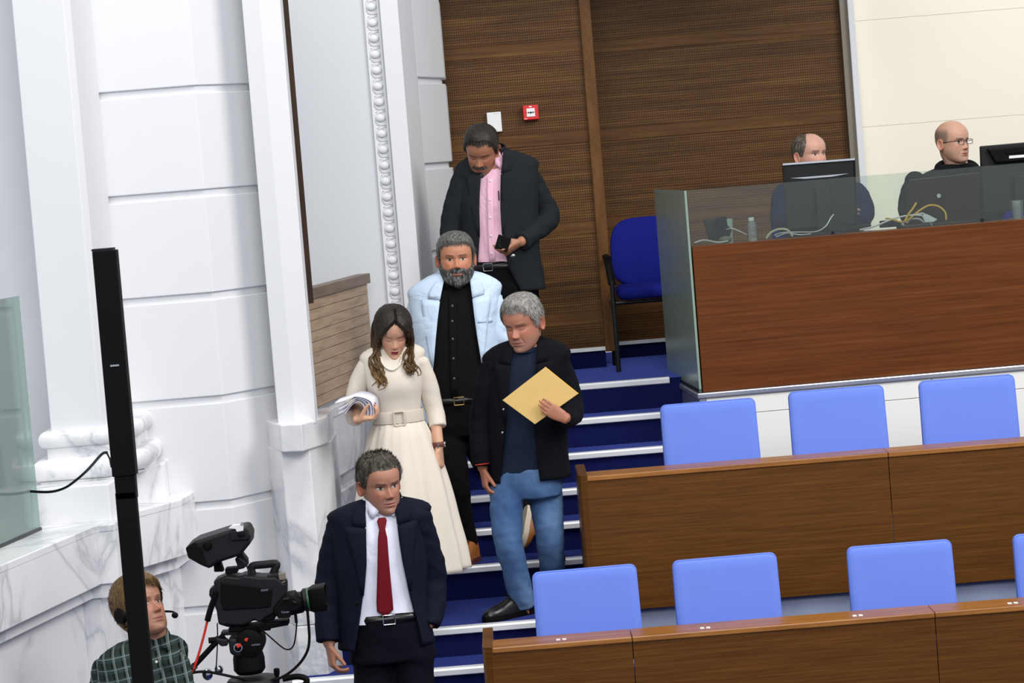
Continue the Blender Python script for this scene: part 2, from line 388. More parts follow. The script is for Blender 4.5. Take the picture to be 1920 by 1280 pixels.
for i, (y, z) in enumerate(zip(NY, NZ)):
    yb = NY[i-1] if i else 15.3; xr = XR[i]; xl = -1.12
    if i: 
        b = MB(); b.box((xl, y+.012, max(0, z-.6)), (xr, yb+.1, z)); b.build('step', 'carpet_blue', stairs, bevel=.006)
    b = MB(); b.prism([(xl, y, z-.032), (xl, y-.012, z-.026), (xl, y-.012, z-.004), (xl, y-.006, z+.004), (xl, y+.045, z+.004), (xl, y+.045, z-.001), (xl, y+.012, z-.002), (xl, y+.012, z-.032)], (xr-xl, 0, 0)); b.build('nosing', 'alu_white', stairs)

# ---- back wall of perforated wood
zs = P(1100, 652, 16.2).z; zb = [P(1060, 86, 16.2).z-.53*k for k in range(5)]
def wood_wall(name, x0, x1, Y, label, zbot):
    root = thing(name, label, 'wall', (0, Y, 2.076)); del root['category']; root['kind'] = 'structure'
    MB().box((x0, Y+.02, 2.08), (x1, Y+.12, 5.2)).build('backing', 'wood_dark', root)
    tops = [zb[0]+.53*k for k in (2, 1)]+zb
    tops = [z for z in tops if z > zbot+.06]
    for k, z in enumerate(tops):
        nxt = tops[k+1] if k+1 < len(tops) else zbot
        MB().box((x0, Y, z-.035), (x1, Y+.02, z+.035)).build('rail_board', 'wood_wall', root, bevel=.0015)
        if nxt+.035 < z-.035: MB().box((x0, Y+.002, nxt+(.0365 if k+1 < len(tops) else .0)), (x1, Y+.02, z-.0365)).build('perforated_panel', 'wood_perf', root)
    MB().box((x0, Y-.004, zbot-.022), (x1, Y+.02, zbot)).build('white_strip', 'alu_white', root)
    MB().box((x0, Y+.012, 2.078), (x1, Y+.03, zbot-.022)).build('carpet_skirting', 'carpet_dark', root)
    return root
xm = P(1092, 100, 16.2).x
wood_wall('wall_back', -1.2, xm, 16.2, 'brown perforated wooden wall panel with the red fire alarm', zs)
b = MB(); b.box((xm, 16.17, zs-.03), (xm+.065, 16.85, 5.2)); struct(b.build('trim_2', 'wood_trim', bevel=.004), 'narrow vertical wooden edge board between the two wall panels')
zs2 = P(1200, 637, 16.8).z; xc = P(1571, 0, 16.8).x
wood_wall('wall_back', xm+.065, xc, 16.8, 'darker recessed perforated wooden wall behind the blue armchair', zs2)
x1 = P(1585, 0, 16.78).x; x2 = P(1597, 0, 16.78).x
b = MB(); b.box((xc, 16.74, 2.08), (x1, 16.95, 5.2)); struct(b.build('trim_3', 'column_grey'), 'dull grey metal column beside the cream wall')
b = MB(); b.box((x1, 16.70, 2.08), (x2, 16.95, 5.2)); struct(b.build('trim_4', 'white_wall', bevel=.004), 'thin white vertical edge of the cream wall')
cw = thing('wall_right', 'cream panelled wall behind the two seated men', 'wall', (2, 16.85, 2.076)); del cw['category']; cw['kind'] = 'structure'
MB().box((x2, 16.86, 2.08), (5.4, 16.98, 5.2)).build('backing', 'cream_panel', cw)
zq = [P(1640, 237, 16.85).z, P(1640, 37, 16.85).z]; dz = zq[1]-zq[0]
zq = [2.08, zq[0]-dz*1, zq[0], zq[1], zq[1]+dz, 5.2]
for z0, z1 in zip(zq[:-1], zq[1:]):
    for xa, xb_ in ((x2, 5.4),): MB().box((xa, 16.835, z0+.0006), (xb_, 16.86, z1-.0006)).build('panel', 'cream_panel', cw, bevel=.0008)

b = MB(); b.box((-.55, 15.5, 4.62), (xc, 17.3, 4.9)); struct(b.build('shade_soffit', 'grey_wall'), 'unseen soffit added over the landing to shade the wooden wall')  # added above the view to keep light off the upper wooden wall
# ---- rusticated white wall on the left
zg = [3.33+v for v in (.449+.474, .449, -.022, -.49, -.962, -1.442, -1.92)]
gh = .034
e0 = Vector((-1.335, 12.60)); q = Pz(500, 526, P(395, 543.5, 12.6).z); q = P(500, 526, 12.93); e1 = Vector((q.x, q.y))
def stone_pier(name, label, plan, zlist, depth, z0, z1, inner):
    root = thing(name, label, 'wall', (plan[0][0], plan[0][1], z0)); del root['category']; root['kind'] = 'structure'
    MB().plan(inner, z0, z1).build('core', 'white_wall', root)
    ed = [z1]+zlist+[z0]
    for k in range(len(ed)-1):
        t, bt = ed[k], ed[k+1]
        MB().plan(plan, bt+(0 if k == len(ed)-2 else 0), t-(gh if k else 0)).build('stone_block', 'white_wall', root, bevel=.004)
    return root
d = (e1-e0).normalized(); e2 = e0+d*((e1-e0).length)
pl = [(-2.4, 12.6), tuple(e0), tuple(e2), (e2.x, 13.3), (-2.4, 13.3)]
n_ = Vector((d.y, -d.x))
inn = [(-2.38, 12.618), (e0.x-.003, 12.618), (e2.x-n_.x*.018+.004, e2.y+.012), (e2.x-.002, 13.29), (-2.38, 13.29)]
stone_pier('wall_left', 'white wall of smooth blocks with deep horizontal joints behind the camera', pl, zg, .03, 0, 5.3, inn)
# left margin without joints
b = MB(); b.box((-2.4, 12.595, 0), (P(152, 170, 12.6).x, 12.7, 5.3)); struct(b.build('wall_left', 'white_wall'), 'plain white margin of the block wall beside the square pillar')
# smooth pilaster with marble foot
pil = thing('wall_left', 'smooth white pilaster on a tall marble foot at the left of the steps', 'pilaster', (-1.0, 12.7, .9)); del pil['category']; pil['kind'] = 'structure'
MB().plan([(-1.10, 12.68), (-1.02, 12.66), (-.925, 12.66), (-.925, 12.83), (-1.10, 12.95)], 2.2, 5.3).build('shaft', 'white_wall', pil, bevel=.004)
def zpl(pts, Z): return [tuple(Pz(x, y, Z).xy) for x, y in pts]
a = zpl([(525, 797), (565, 795), (611, 781)], 2.214)
MB().plan(a+[(a[2][0], 13.3), (-1.3, 13.3), (a[0][0]-.1, 12.9)], 2.09, 2.214).build('marble_cap_block', 'marble', pil, bevel=.005)
a = zpl([(527, 844.5), (580, 840), (621, 826)], 2.092)
MB().plan(a+[(a[2][0], 13.3), (-1.3, 13.3), (a[0][0]-.1, 12.9)], 1.28, 2.092).build('marble_slab', 'marble', pil, bevel=.005)
MB().plan(a+[(a[2][0], 13.3), (-1.3, 13.3), (a[0][0]-.1, 12.9)], .4, 1.278).build('marble_slab', 'marble', pil, bevel=.005)
# dark board behind the pilaster
b = MB(); b.plan([(-1.0, 12.84), (-.925, 12.84), (P(540, 0, 12.9).x, 12.9), (P(539, 0, 13.0).x, 13.0), (-1.0, 13.0)], 2.74, 5.3); struct(b.build('trim_5', 'wood_dark'), 'dark brown vertical board beside the white pilaster')
# parapet with wood cladding along the steps
D2 = Vector((.155, .988)); E2 = Vector((-.733, 14.6)); N2 = Vector((.988, -.155))
def along(y, off=0): t = (y-E2.y)/D2.y; p = E2+D2*t+N2*off; return (p.x, p.y)
par = thing('wall_left', 'marble parapet clad with pale brown wood running beside the steps', 'parapet', (-.9, 13.8, 1.2)); del par['category']; par['kind'] = 'structure'
ztop = P(688, 512.5, 14.6).z; zwb = P(690, 715, 14.6).z
def strip(nm, y0, y1, o0, o1, za, zb_, mt, bev=.003): return MB().plan([along(y0, o1), along(y1, o1), along(y1, o0), along(y0, o0)], za, zb_).build(nm, mt, par, bevel=bev)
strip('cap_board', 13.02, 14.62, -.06, .012, ztop-.052, ztop, 'wood_cap')
nb = 10
hh = (ztop-.052-zwb)/nb
for k in range(nb): strip('cladding_board', 13.02, 14.58, -.03, 0, zwb+k*hh+.001, zwb+(k+1)*hh-.001, 'wood_pale', .002)
strip('metal_strip', 13.02, 14.58, -.1, .006, zwb-.022, zwb, 'alu')
strip('marble_ledge', 12.9, 14.58, -.1, .035, zwb-.07, zwb-.022, 'marble')
strip('marble_slab', 12.9, 14.58, -.1, .03, zwb-.36, zwb-.07, 'marble')
strip('marble_recess', 12.9, 14.58, -.1, .0, zwb-.44, zwb-.36, 'marble')
strip('marble_slab', 12.9, 14.58, -.1, .025, .9, zwb-.44, 'marble')
# flat wall with egg and dart moulding
YE = 14.75
ew = thing('wall_left', 'pale wall with a white egg and dart moulding beside the wooden wall', 'wall', (-.8, YE, 2)); del ew['category']; ew['kind'] = 'structure'
X = lambda px, Y=YE: P(px, 0, Y).x
MB().box((-1.8, YE+.02, 1.5), (X(682), YE+.12, 5.3)).build('plain_face', 'grey_wall', ew)
MB().box((X(680), YE+.015, 1.5), (X(712), YE+.12, 5.3)).build('moulding_bed', 'white_wall', ew)
MB().box((X(680), YE+.004, 1.5), (X(684), YE+.12, 5.3)).build('fillet', 'white_wall', ew, bevel=.003)
MB().plan([(X(705), YE+.1), (X(705), YE-.002), (X(707), YE-.006), (X(709), YE-.002), (X(710.5), YE+.006), (X(711.5), YE-.03), (X(745), YE-.03), (X(771, 15.2), 15.2), (X(760, 15.2), 15.4)], 1.5, 5.3).build('casing', 'white_wall', ew, bevel=.002)
xe = X(694.5); egg = MB(); egg.ball((xe, YE+.012, 0), (.029, .015, .021), 14, 8); shell_pts = []
me_egg = None; z = 5.25; k = 0
def arcs(mb, z):
    # the cupped shell round the egg and the dart between two eggs, opening to the left
    pts = [Vector((xe+.03*math.cos(a)+.003, YE+.014, z+.032*math.sin(a))) for a in np.linspace(math.radians(70), math.radians(290), 14)]
    mb.tube(pts, .0055, 6)
    for s in (-1, 1):
        mb.tube([Vector((xe-.02, YE+.014, z-.042+s*.012)), Vector((xe-.005, YE+.014, z-.042+s*.005)), Vector((xe+.03, YE+.014, z-.042+s*.005))], .0045, 6)
z = 5.2
em = egg.build('egg', 'white_wall', ew, smooth='all'); em.location.z = 5.2-0  # mesh is built at z 0 of the place
dm = MB(); arcs(dm, 0); dm = dm.build('dart', 'white_wall', ew, smooth='all'); dm.location.z = 5.2
zz = 5.2-.084
while zz > 2.2:
    for src in (em, dm):
        c = src.copy(); C.objects.link(c); c.parent = ew; c.location.z = zz
    zz -= .084
# second rusticated pier next to the wooden wall
xa, ya = X(771, 15.2), 15.2; xb, yb = P(822, 0, 15.75).x, 15.75
zr = [P(800, y, 15.5).z for y in (146, 306, 468)]; dzr = (zr[0]-zr[2])/2; zr = [zr[0]+dzr, *zr, zr[2]-dzr]
nn = Vector((yb-ya, -(xb-xa))).normalized()
stone_pier('wall_left', 'grey shaded block pier touching the left edge of the wooden wall', [(xa, ya), (xb, yb), (xb, 16.15), (xa-.6, 16.15), (xa-.6, ya)], zr, .03, 2.0, 5.3,
           [(xa-.01, ya+.03), (xb-.022, yb+.012), (xb-.022, 16.14), (xa-.55, 16.14), (xa-.55, ya+.05)])

# ---- square pillar with moulded marble foot on the gallery ledge
pr = thing('wall_left', 'square white pillar on a moulded marble foot at far left', 'pillar', (-1.85, 12.2, 1.94)); del pr['category']; pr['kind'] = 'structure'
def foot(o): return [(-2.02-o, 11.96-o), (-1.80+o*.3, 11.96-o), (-1.71+o, 12.16-o*.4), (-1.71+o, 12.6), (-2.02-o, 12.6)]
MB().box((-2.7, 12.35, 1.9), (-2.0, 12.6, 5.3)).build('recessed_wall', 'grey_wall', pr)  # greyer material puts the shade of the recess into the wall colour
zA, zB_, zC, zD = P(150, 806, 11.95).z, P(150, 836, 11.95).z, P(150, 858, 11.9).z, P(150, 899, 11.9).z
MB().plan([(-2.02, 11.96), (-1.80, 11.96), (-1.776, 12.0), (-1.772, 12.6), (-2.02, 12.6)], zA-.01, 5.3).build('shaft', 'white_wall', pr, bevel=.004)
def torus(o, za, zb_):
    h = za-zb_; r = h/2; mb = MB(); rings = []
    for a in np.linspace(90, -90, 9):
        c = math.cos(math.radians(a)); s_ = math.sin(math.radians(a)); rings.append([Vector((x, y, (za+zb_)/2+s_*r)) for x, y in foot(o-r*.8+c*r*.8)])
    mb.loft(rings); return mb
torus(.05, zA+.005, zB_).build('upper_torus', 'marble', pr, smooth=True, angle=50)
MB().plan(foot(.02), zC, zB_).build('scotia', 'marble', pr)
torus(.085, zC, zD).build('lower_torus', 'marble', pr, smooth=True, angle=50)
zP = P(203, 907, 11.72).z
MB().plan(foot(.055), zP, zD).build('fillet', 'marble', pr)
a = zpl([(74, 915), (203, 907), (254, 878), (307, 868)], zP)
MB().plan([(-2.3, a[0][1])]+a[1:]+[(a[3][0], 12.62), (-2.3, 12.62)], 1.935, zP).build('plinth', 'marble', pr, bevel=.006)
led = thing('wall_left', 'marble gallery ledge under the glass railing at lower left', 'ledge', (-2, 11.5, 1.7)); del led['category']; led['kind'] = 'structure'
LP = [(-2.57, 8.0), (-1.806, 11.6), (-1.728, 11.604), (-1.70, 11.975), (-1.528, 12.319), (-1.5, 12.62)]
back = [(-3.2, 12.62), (-3.2, 8.0)]
def offp(o): return [(x-o, y+o*.35) for x, y in LP]
# the ledge front in slabs
for (p, q_) in ((0, 1), (1, 2), (2, 4), (4, 5)):
    pts = LP[p:q_+1]; MB().plan(pts+[(x-.25, y+.08) for x, y in pts[::-1]], 1.689, 1.915).build('ledge_slab', 'marble', led, bevel=.003)
MB().plan(LP+back, 1.905, 1.939).build('ledge_top', 'marble', led, bevel=.004)
MB().plan(offp(.045)+back, 1.63, 1.70).build('cornice_fillet', 'marble', led)
pts = offp(.09)
for (p, q_) in ((0, 1), (1, 2), (2, 4), (4, 5)):
    s_ = pts[p:q_+1]; MB().plan(s_+[(x-.3, y+.08) for x, y in s_[::-1]], 0, 1.635).build('marble_wall_slab', 'marble', led, bevel=.003)
gd = Vector((.165, .986)); g0 = Vector((-2.04, 11.6)); g1 = g0-gd*3.2
gp = thing('glass_railing', 'pale green glass railing pane standing on the marble ledge', 'glass railing', (g0.x, g0.y, 1.939))
gz = P(40, 555, 11.55).z
MB().plan([tuple(g0), tuple(g0+Vector((-.012, .002))), tuple(g1+Vector((-.012, .002))), tuple(g1)], 1.941, gz).build('pane', 'glass_green', gp)
MB().plan([tuple(g0+Vector((.006, 0))), tuple(g0+Vector((-.018, .002))), tuple(g1+Vector((-.018, .002))), tuple(g1+Vector((.006, 0)))], 1.940, 1.952).build('channel', 'dark_metal', gp)
cab = [P(200, 848, 10.6), P(190, 852, 10.75), P(165, 880, 11.2), P(140, 902, 11.35), P(120, 915, 11.42), P(92, 922, 11.5), P(50, 920, 11.52), P(10, 913, 11.5), P(-40, 905, 11.4)]
b = MB(); b.tube(catmull(cab, 5), .0055, 8); b.tube([P(200, 848, 10.6), P(206, 860, 10.5), P(209, 875, 10.45)], .004, 8); tag(b.build('cable', 'black_plastic', smooth=True), 'black cable drooping from the black column across the marble foot', 'cable')

# ---- booth for the technicians
zr_ = P(1312, 737, 14.4).z; zwt = P(1300, 462, 14.42).z; zwl = P(1316, 727, 14.42).z; zgt = P(1290, 357, 14.42).z
FL = Vector((P(1311, 735, 14.4).x, 14.4)); fd = Vector((1, .085)).normalized(); fn = Vector((-fd.y, fd.x))
BK = Pz(1252, 704, zr_); BL = Vector((BK.x, BK.y))
FRt = FL+fd*3.4; bk_r = FRt+fn*1.2
base = thing('wall_booth', 'white panelled base wall under the wooden booth', 'base wall', (FL.x, FL.y, 1.183)); del base['category']; base['kind'] = 'structure'
MB().plan([tuple(FL+fd*.02+fn*.03), tuple(FRt+fn*.03), tuple(bk_r), tuple(BL+fd*.02)], 1.19, zr_-.03).build('core', 'grey_wall', base)
zsm = P(1450, 770, 14.43).z
for z0, z1 in ((1.19, zsm-.0015), (zsm+.0015, zr_-.032)):
    x_ = .035
    while x_ < 3.3:
        x2_ = min(x_+1.2, 3.39); MB().plan([tuple(FL+fd*x_), tuple(FL+fd*(x2_-.003)), tuple(FL+fd*(x2_-.003)+fn*.03), tuple(FL+fd*x_+fn*.03)], z0, z1).build('panel', 'white_base', base, bevel=.0015); x_ = x2_
MB().plan([tuple(FL-fd*.002), tuple(FL+fd*.033), tuple(FL+fd*.033+fn*.03), tuple(BL+fd*.02), tuple(BL)], 1.5, zr_-.03).build('end_panel', 'alu', base)
MB().plan([tuple(FL-fn*.012-fd*.012), tuple(FRt-fn*.012), tuple(bk_r), tuple(BL-fd*.012)], zr_-.03, zr_).build('metal_edge', 'alu', base, bevel=.006)
F2 = FL+fd*.02+fn*.02
bo = thing('booth_counter', 'long brown wooden booth front with a worktop behind it', 'counter', (F2.x, F2.y, zr_))
def strip2(mb, s0, s1, o0, o1, z0, z1): return mb.plan([tuple(F2+fd*s0+fn*o0), tuple(F2+fd*s1+fn*o0), tuple(F2+fd*s1+fn*o1), tuple(F2+fd*s0+fn*o1)], z0, z1)
strip2(MB(), 0.004, 3.3, 0, .03, zr_+.001, zwt).build('front_panel', 'wood_booth', bo, bevel=.003)
zw = zwt-.02
strip2(MB(), .03, 3.3, .05, .72, zw-.03, zw).build('worktop', 'wood_booth', bo, bevel=.003)
strip2(MB(), 1.6, 1.63, .06, .65, zr_+.001, zw-.03).build('support', 'wood_booth', bo)
strip2(MB(), .035, .065, .06, .65, zr_+.001, zw-.03).build('support', 'wood_booth', bo)
gs = thing('glass_screen', 'clear glass pane along the top of the wooden booth front', 'glass screen', (F2.x, F2.y, zwt))
strip2(MB(), 0.004, 3.3, .034, .042, zwt-.06, zgt).build('pane', 'glass_clear', gs)
for k in (0.75, 1.55, 2.4):
    strip2(MB(), k, k+.012, .028, .05, zwt, zwt+.018).build('clip', 'dark_metal', gs)
ge = thing('glass_screen', 'frosted grey green glass pane closing the left end of the booth', 'glass screen', (BL.x, BL.y, zr_))
e_ = (BL-FL).normalized(); s0 = FL+fd*.004+e_*.02; s1 = BL+e_*-.02
en = Vector((-e_.y, e_.x))
MB().plan([tuple(s0), tuple(s0+fd*.012), tuple(s1+fd*.012), tuple(s1)], zr_+.003, zgt).build('pane', 'glass_frost', ge)
MB().plan([tuple(s0-fd*.004), tuple(s0+fd*.016), tuple(s1+fd*.016), tuple(s1-fd*.004)], zr_+.001, zr_+.02).build('channel', 'dark_metal', ge)
# ================================================================== desks and chairs
def desk(label, x0, Y, ztop, zbot, seams, dots, x1=4.6, led=.2):
    root = thing('bench_desk', label, 'desk', (x0, Y, zbot))
    xe_ = x0+.045
    MB().plan([(x0, Y+.5), (x0, Y+.035), (x0+.012, Y+.012), (x0+.04, Y), (xe_, Y), (xe_, Y+.5)], zbot, ztop+.004).build('end_panel', 'wood_desk', root, bevel=.008, seg=3)
    xs = [xe_-.004]+seams+[x1]
    for a_, b_ in zip(xs[:-1], xs[1:]):
        MB().box((a_+.0015, Y+.003, zbot), (b_-.0015, Y+.028, ztop-.026)).build('front_panel', 'wood_desk', root, bevel=.0015)
        MB().box((a_+.0012, Y-.004, ztop-.024), (b_-.0012, Y+led, ztop)).build('top_ledge', 'wood_desk_top', root, bevel=.004)
        MB().box((a_+.0015, Y+led-.02, ztop-.13), (b_-.0015, Y+.55, ztop-.105)).build('worktop', 'wood_desk_top', root, bevel=.003)
        MB().box((a_+.0015, Y+led-.022, ztop-.105), (b_-.0015, Y+led-.004, ztop-.025)).build('ledge_back', 'wood_desk', root)
    for x_ in dots:
        for s in (0, .026): MB().box((x_+s, Y+.055, ztop), (x_+s+.017, Y+.085, ztop+.002)).build('socket_plate', 'white_plastic', root)
    return root
zd1 = P(1300, 877, 12.9).z; zd2 = P(1300, 1184, 11.6).z
desk('upper long brown wooden bench desk under the white booth base', .256, 12.9, zd1, 1.184, [P(1665, 850, 12.9).x, P(1665, 850, 12.9).x+1.4], [])
desk('front long brown wooden bench desk along the bottom of the picture', -.23, 11.6, zd2, .581, [P(1185, 1195, 11.6).x, P(1753, 1155, 11.6).x, P(1753, 1155, 11.6).x+1.27],
     [P(x, y, 11.66).x for x, y in ((1044, 1213), (1314, 1192), (1600, 1168), (1891, 1147))])
def rrect(w, h, r, n=5, taper=0):
    out = []
    for cx, cz, a0 in ((w-r, h-r, 0), (-(w-r), h-r, 90), (-(w-r), -(h-r), 180), (w-r, -(h-r), 270)):
        for k in range(n+1):
            a = math.radians(a0+90*k/n); x = cx+r*math.cos(a); z = cz+r*math.sin(a); out.append((x*(1-taper*z/h), z))
    return out
def bench_chair(cx, Y, ztop, zf, yaw, label, group):
    root = thing('swivel_chair', label, 'chair', (cx, Y-.2, zf), group)
    R = Matrix.Rotation(yaw, 3, 'Z'); h = .32
    lean = Vector((0, .12, .993)); nrm = Vector((0, -.993, .12)); c = Vector((cx, Y, ztop-h*.993))
    rings = []
    for off, sc in ((-.034, .80), (-.036, .93), (-.03, .975), (-.018, .995), (0, 1.0), (.018, .995), (.028, .975), (.033, .93), (.034, .8)):
        rings.append([c+R@(XV*(x*(1-(1-sc)*.9)) + lean*(z-(1-sc)*.28*(1 if z > 0 else -1)) + nrm*(-off)) for x, z in rrect(.239, h, .03, 5, .012)])
    bk = MB(); bk.loft(rings); bk.build('backrest', 'chair_blue', root, smooth=True, angle=60)
    pip = MB(); loop = [c+R@(XV*(x*.982)+lean*z*.986+nrm*.0285) for x, z in rrect(.239, h, .03, 5, .012)]; pip.tube(loop+[loop[0]], .0022, 6, caps=False); pip.build('piping', 'chair_blue', root, smooth='all')
    sc_ = Vector((cx, Y-.27, zf+.44)); st = []
    for off, k in ((-.05, .88), (-.045, .97), (-.01, 1), (.03, .97), (.04, .88)):
        st.append([sc_+R@Vector((x*k, z*k, off)) for x, z in rrect(.235, .235, .06)])
    MB().loft(st).build('seat', 'chair_blue', root, smooth=True, angle=60)
    MB().tube([sc_+R@Vector((0, .23, -.03)), sc_+R@Vector((0, .30, 0)), c+R@Vector((0, .03, -.18))], .022, 10).build('back_bracket', 'black_plastic', root, smooth=True)
    MB().lathe(Vector((cx, Y-.27, zf+.07)), [(.03, 0), (.028, .18), (.02, .18), (.02, .33)], 14).build('gas_column', 'dark_metal', root, smooth=True)
    for k in range(5):
        a = yaw+k*2*math.pi/5+.3; e = Vector((math.cos(a), math.sin(a), 0)); o_ = Vector((cx, Y-.27, zf))
        MB().tube([o_+V(0, 0, .09), o_+e*.14+V(0, 0, .075), o_+e*.25+V(0, 0, .05)], [.022, .018, .014], 8).build('base_leg', 'black_plastic', root, smooth=True)
        MB().lathe(o_+e*.25+Vector((-e.y, e.x, 0))*-.012+V(0, 0, .024), [(.01, 0), (.023, .004), (.023, .02), (.01, .024)], 12, (-e.y, e.x, 0)).build('castor', 'black_plastic', root, smooth=True)
for px0, py0, px1, py1, yaw, lab in ((1237, 764, 1418, 745, .03, 'periwinkle blue chair behind the upper desk, nearest the steps'), (1477, 738, 1659, 722, 0, 'periwinkle blue chair behind the upper desk, middle of three'), (1721, 716, 1905, 704, -.03, 'periwinkle blue chair behind the upper desk, rightmost of three')):
    a_ = P(px0, py0, 13.6); b_ = P(px1, py1, 13.6); bench_chair((a_.x+b_.x)/2, 13.6, (a_.z+b_.z)/2+.004, 1.184, yaw, lab, 'blue swivel chairs behind the bench desks')
for px0, py0, px1, py1, yaw, lab in ((998, 1075, 1194, 1061, .05, 'blue chair behind the front desk, nearest the steps'), (1262, 1054, 1456, 1038, .04, 'blue chair behind the front desk, second from the steps'), (1587, 1028, 1786, 1014, -.02, 'blue chair behind the front desk, third from the steps'), (1900, 1006, 2098, 990, -.03, 'blue chair cut off by the right edge, behind the front desk')):
    a_ = P(px0, py0, 12.35); b_ = P(px1, py1, 12.35); bench_chair((a_.x+b_.x)/2, 12.35, (a_.z+b_.z)/2+.004, .581, yaw, lab, 'blue swivel chairs behind the bench desks')

# ---- royal blue armchair on the landing and the technicians' chairs
def armchair(cx, Y, zf, w, label, yaw=0):
    root = thing('armchair', label, 'chair', (cx, Y, zf)); R = Matrix.Rotation(yaw, 3, 'Z'); o_ = Vector((cx, Y, zf))
    L_ = lambda x, y, z: o_+R@Vector((x, y, z))
    hw = w/2
    rings = []
    for off, k in ((-.03, .9), (-.02, .98), (0, 1), (.02, .98), (.03, .9)):
        ring = []
        for a in np.linspace(0, 2*math.pi, 40, endpoint=False):
            s_, c_2 = math.sin(a), math.cos(a); x = hw*k*math.copysign(abs(c_2)**.55, c_2); z = .20*k*math.copysign(abs(s_)**.6, s_)
            ring.append(L_(x*(1-.04*z/.2), .22+off+.10*z+.04*(x/hw)**2*-1, .66+z))
        rings.append(ring)
    MB().loft(rings).build('backrest', 'chair_royal', root, smooth=True, angle=60)
    rings = []
    for off, k in ((-.035, .9), (-.02, .98), (.015, 1), (.03, .96), (.04, .86)):
        rings.append([L_(x*k, z*k-.02, .44+off) for x, z in rrect(hw*.96, .23, .07)])
    MB().loft(rings).build('seat', 'chair_royal', root, smooth=True, angle=60)
    for s in (-1, 1):
        MB().tube(catmull([L_(s*(hw+.0), .22, .62), L_(s*(hw+.03), .12, .645), L_(s*(hw+.035), -.05, .65), L_(s*(hw+.03), -.15, .615), L_(s*(hw+.02), -.2, .5)], 5), [(.016, .022)]*21, 10).build('armrest', 'black_plastic', root, smooth=True)
        MB().tube([L_(s*(hw+.02), -.2, .52), L_(s*(hw+.02), -.22, 0)], .014, 10).build('leg', 'dark_metal', root, smooth=True)
        MB().tube([L_(s*(hw+.0), .24, .62), L_(s*(hw+.02), .26, .4), L_(s*(hw+.02), .3, 0)], .014, 10).build('leg', 'dark_metal', root, smooth=True)
        MB().tube([L_(s*(hw+.02), -.2, .38), L_(s*(hw+.02), .26, .38)], .011, 8).build('side_rail', 'dark_metal', root, smooth=True)
    MB().tube([L_(-hw-.02, -.19, .39), L_(hw+.02, -.19, .39)], .011, 8).build('cross_rail', 'dark_metal', root, smooth=True)
    return root
cz_ = 2.077
al = P(1146, 470, 15.9)
armchair(al.x+.225, 15.98, cz_, .44, 'royal blue upholstered armchair against the wooden wall beside the frosted glass')
# ---- fire alarm and white card on the wooden wall
Y_ = 16.195
fa = thing('fire_alarm_button', 'red fire alarm call point on the wooden wall', 'fire alarm', P(995, 211, Y_))
p = P(995, 211, Y_); MB().box((p.x-.046, Y_-.05, p.z-.043), (p.x+.046, Y_+.006, p.z+.043)).build('housing', 'red_plastic', fa, bevel=.006)
MB().box((p.x-.024, Y_-.053, p.z-.024), (p.x+.024, Y_-.049, p.z+.024)).build('press_plate', 'white_plastic', fa, bevel=.001)
for dx in (-.013, 0, .013): MB().lathe((p.x+dx, Y_-.0535, p.z+(.0 if dx else -.001)), [(.0045 if dx else .006, -.001), (.0045 if dx else .006, .001)], 10, (0, 1, 0)).build('mark', 'black_plastic', fa)
MB().box((p.x-.026, Y_-.0535, p.z-.001), (p.x+.026, Y_-.0525, p.z+.001)).build('mark', 'black_plastic', fa)
MB().box((p.x-.04, Y_-.0512, p.z-.037), (p.x-.022, Y_-.0500, p.z-.034)).build('mark', 'white_plastic', fa)
MB().box((p.x-.007, Y_-.0512, p.z+.031), (p.x+.007, Y_-.0500, p.z+.037)).build('mark', 'white_plastic', fa)
p = P(927, 229, Y_); wc = thing('wall_box', 'white flat box on the wooden wall above the pink shirted man', 'wall box', p)
MB().box((p.x-.042, Y_-.03, p.z-.058), (p.x+.042, Y_+.006, p.z+.058)).build('housing', 'white_plastic', wc, bevel=.005)
MB().box((p.x-.002, Y_-.031, p.z+.045), (p.x+.030, Y_-.0299, p.z+.050)).build('mark', 'grey_wall', wc)

# ---- things on the booth worktop
def wp(px, py, off=.3):   # a point on the worktop plane depth
    return P(px, py, 14.45+off+.085*max(0, P(px, py, 14.7).x-FL.x))
def prism_px(mb, pts, Y, th):
    q = [P(x, y, Y) for x, y in pts]; return mb.prism([(v.x, Y-th/2, v.z) for v in q], (0, th, 0))
Ym = 14.95
mo = thing('computer_monitor', 'black monitor with a silver rim seen from behind, in front of the balding man', 'monitor', (P(1540, 430, Ym).x, Ym, zw))
prism_px(MB(), [(1468, 308), (1601, 298), (1606, 416), (1476, 428)], Ym, .03).build('casing', 'charcoal_plastic', mo, bevel=.006)
prism_px(MB(), [(1467, 306.5), (1602, 296.5), (1602, 300), (1467, 310)], Ym-.004, .044).build('rim', 'alu', mo)
for q_ in ([(1467, 307), (1469.5, 307), (1477.5, 428), (1475, 428)], [(1600.5, 297), (1603, 297), (1608, 416), (1605.5, 416)], [(1475, 426), (1607, 414), (1607, 417), (1475, 429)]): prism_px(MB(), q_, Ym-.002, .04).build('rim', 'charcoal_plastic', mo)
prism_px(MB(), [(1481, 334), (1592, 325), (1560, 331), (1510, 335)], Ym-.015, .01).build('badge_strip', 'alu', mo)
prism_px(MB(), [(1528, 350), (1556, 348), (1561, 426), (1533, 428)], Ym-.035, .03).build('stand_neck', 'charcoal_plastic', mo, bevel=.004)
p = P(1545, 433, Ym); MB().lathe((p.x, Ym, zw+.001), [(.11, 0), (.11, .008), (.06, .016), (.03, .02)], 24).build('stand_foot', 'charcoal_plastic', mo, smooth=True)
Ym2 = 15.0
mo = thing('computer_monitor', 'black monitor seen from behind at the right edge', 'monitor', (P(1915, 400, Ym2).x, Ym2, zw))
prism_px(MB(), [(1837, 274), (1975, 262), (1983, 388), (1842, 400)], Ym2, .035).build('casing', 'charcoal_plastic', mo, bevel=.006)
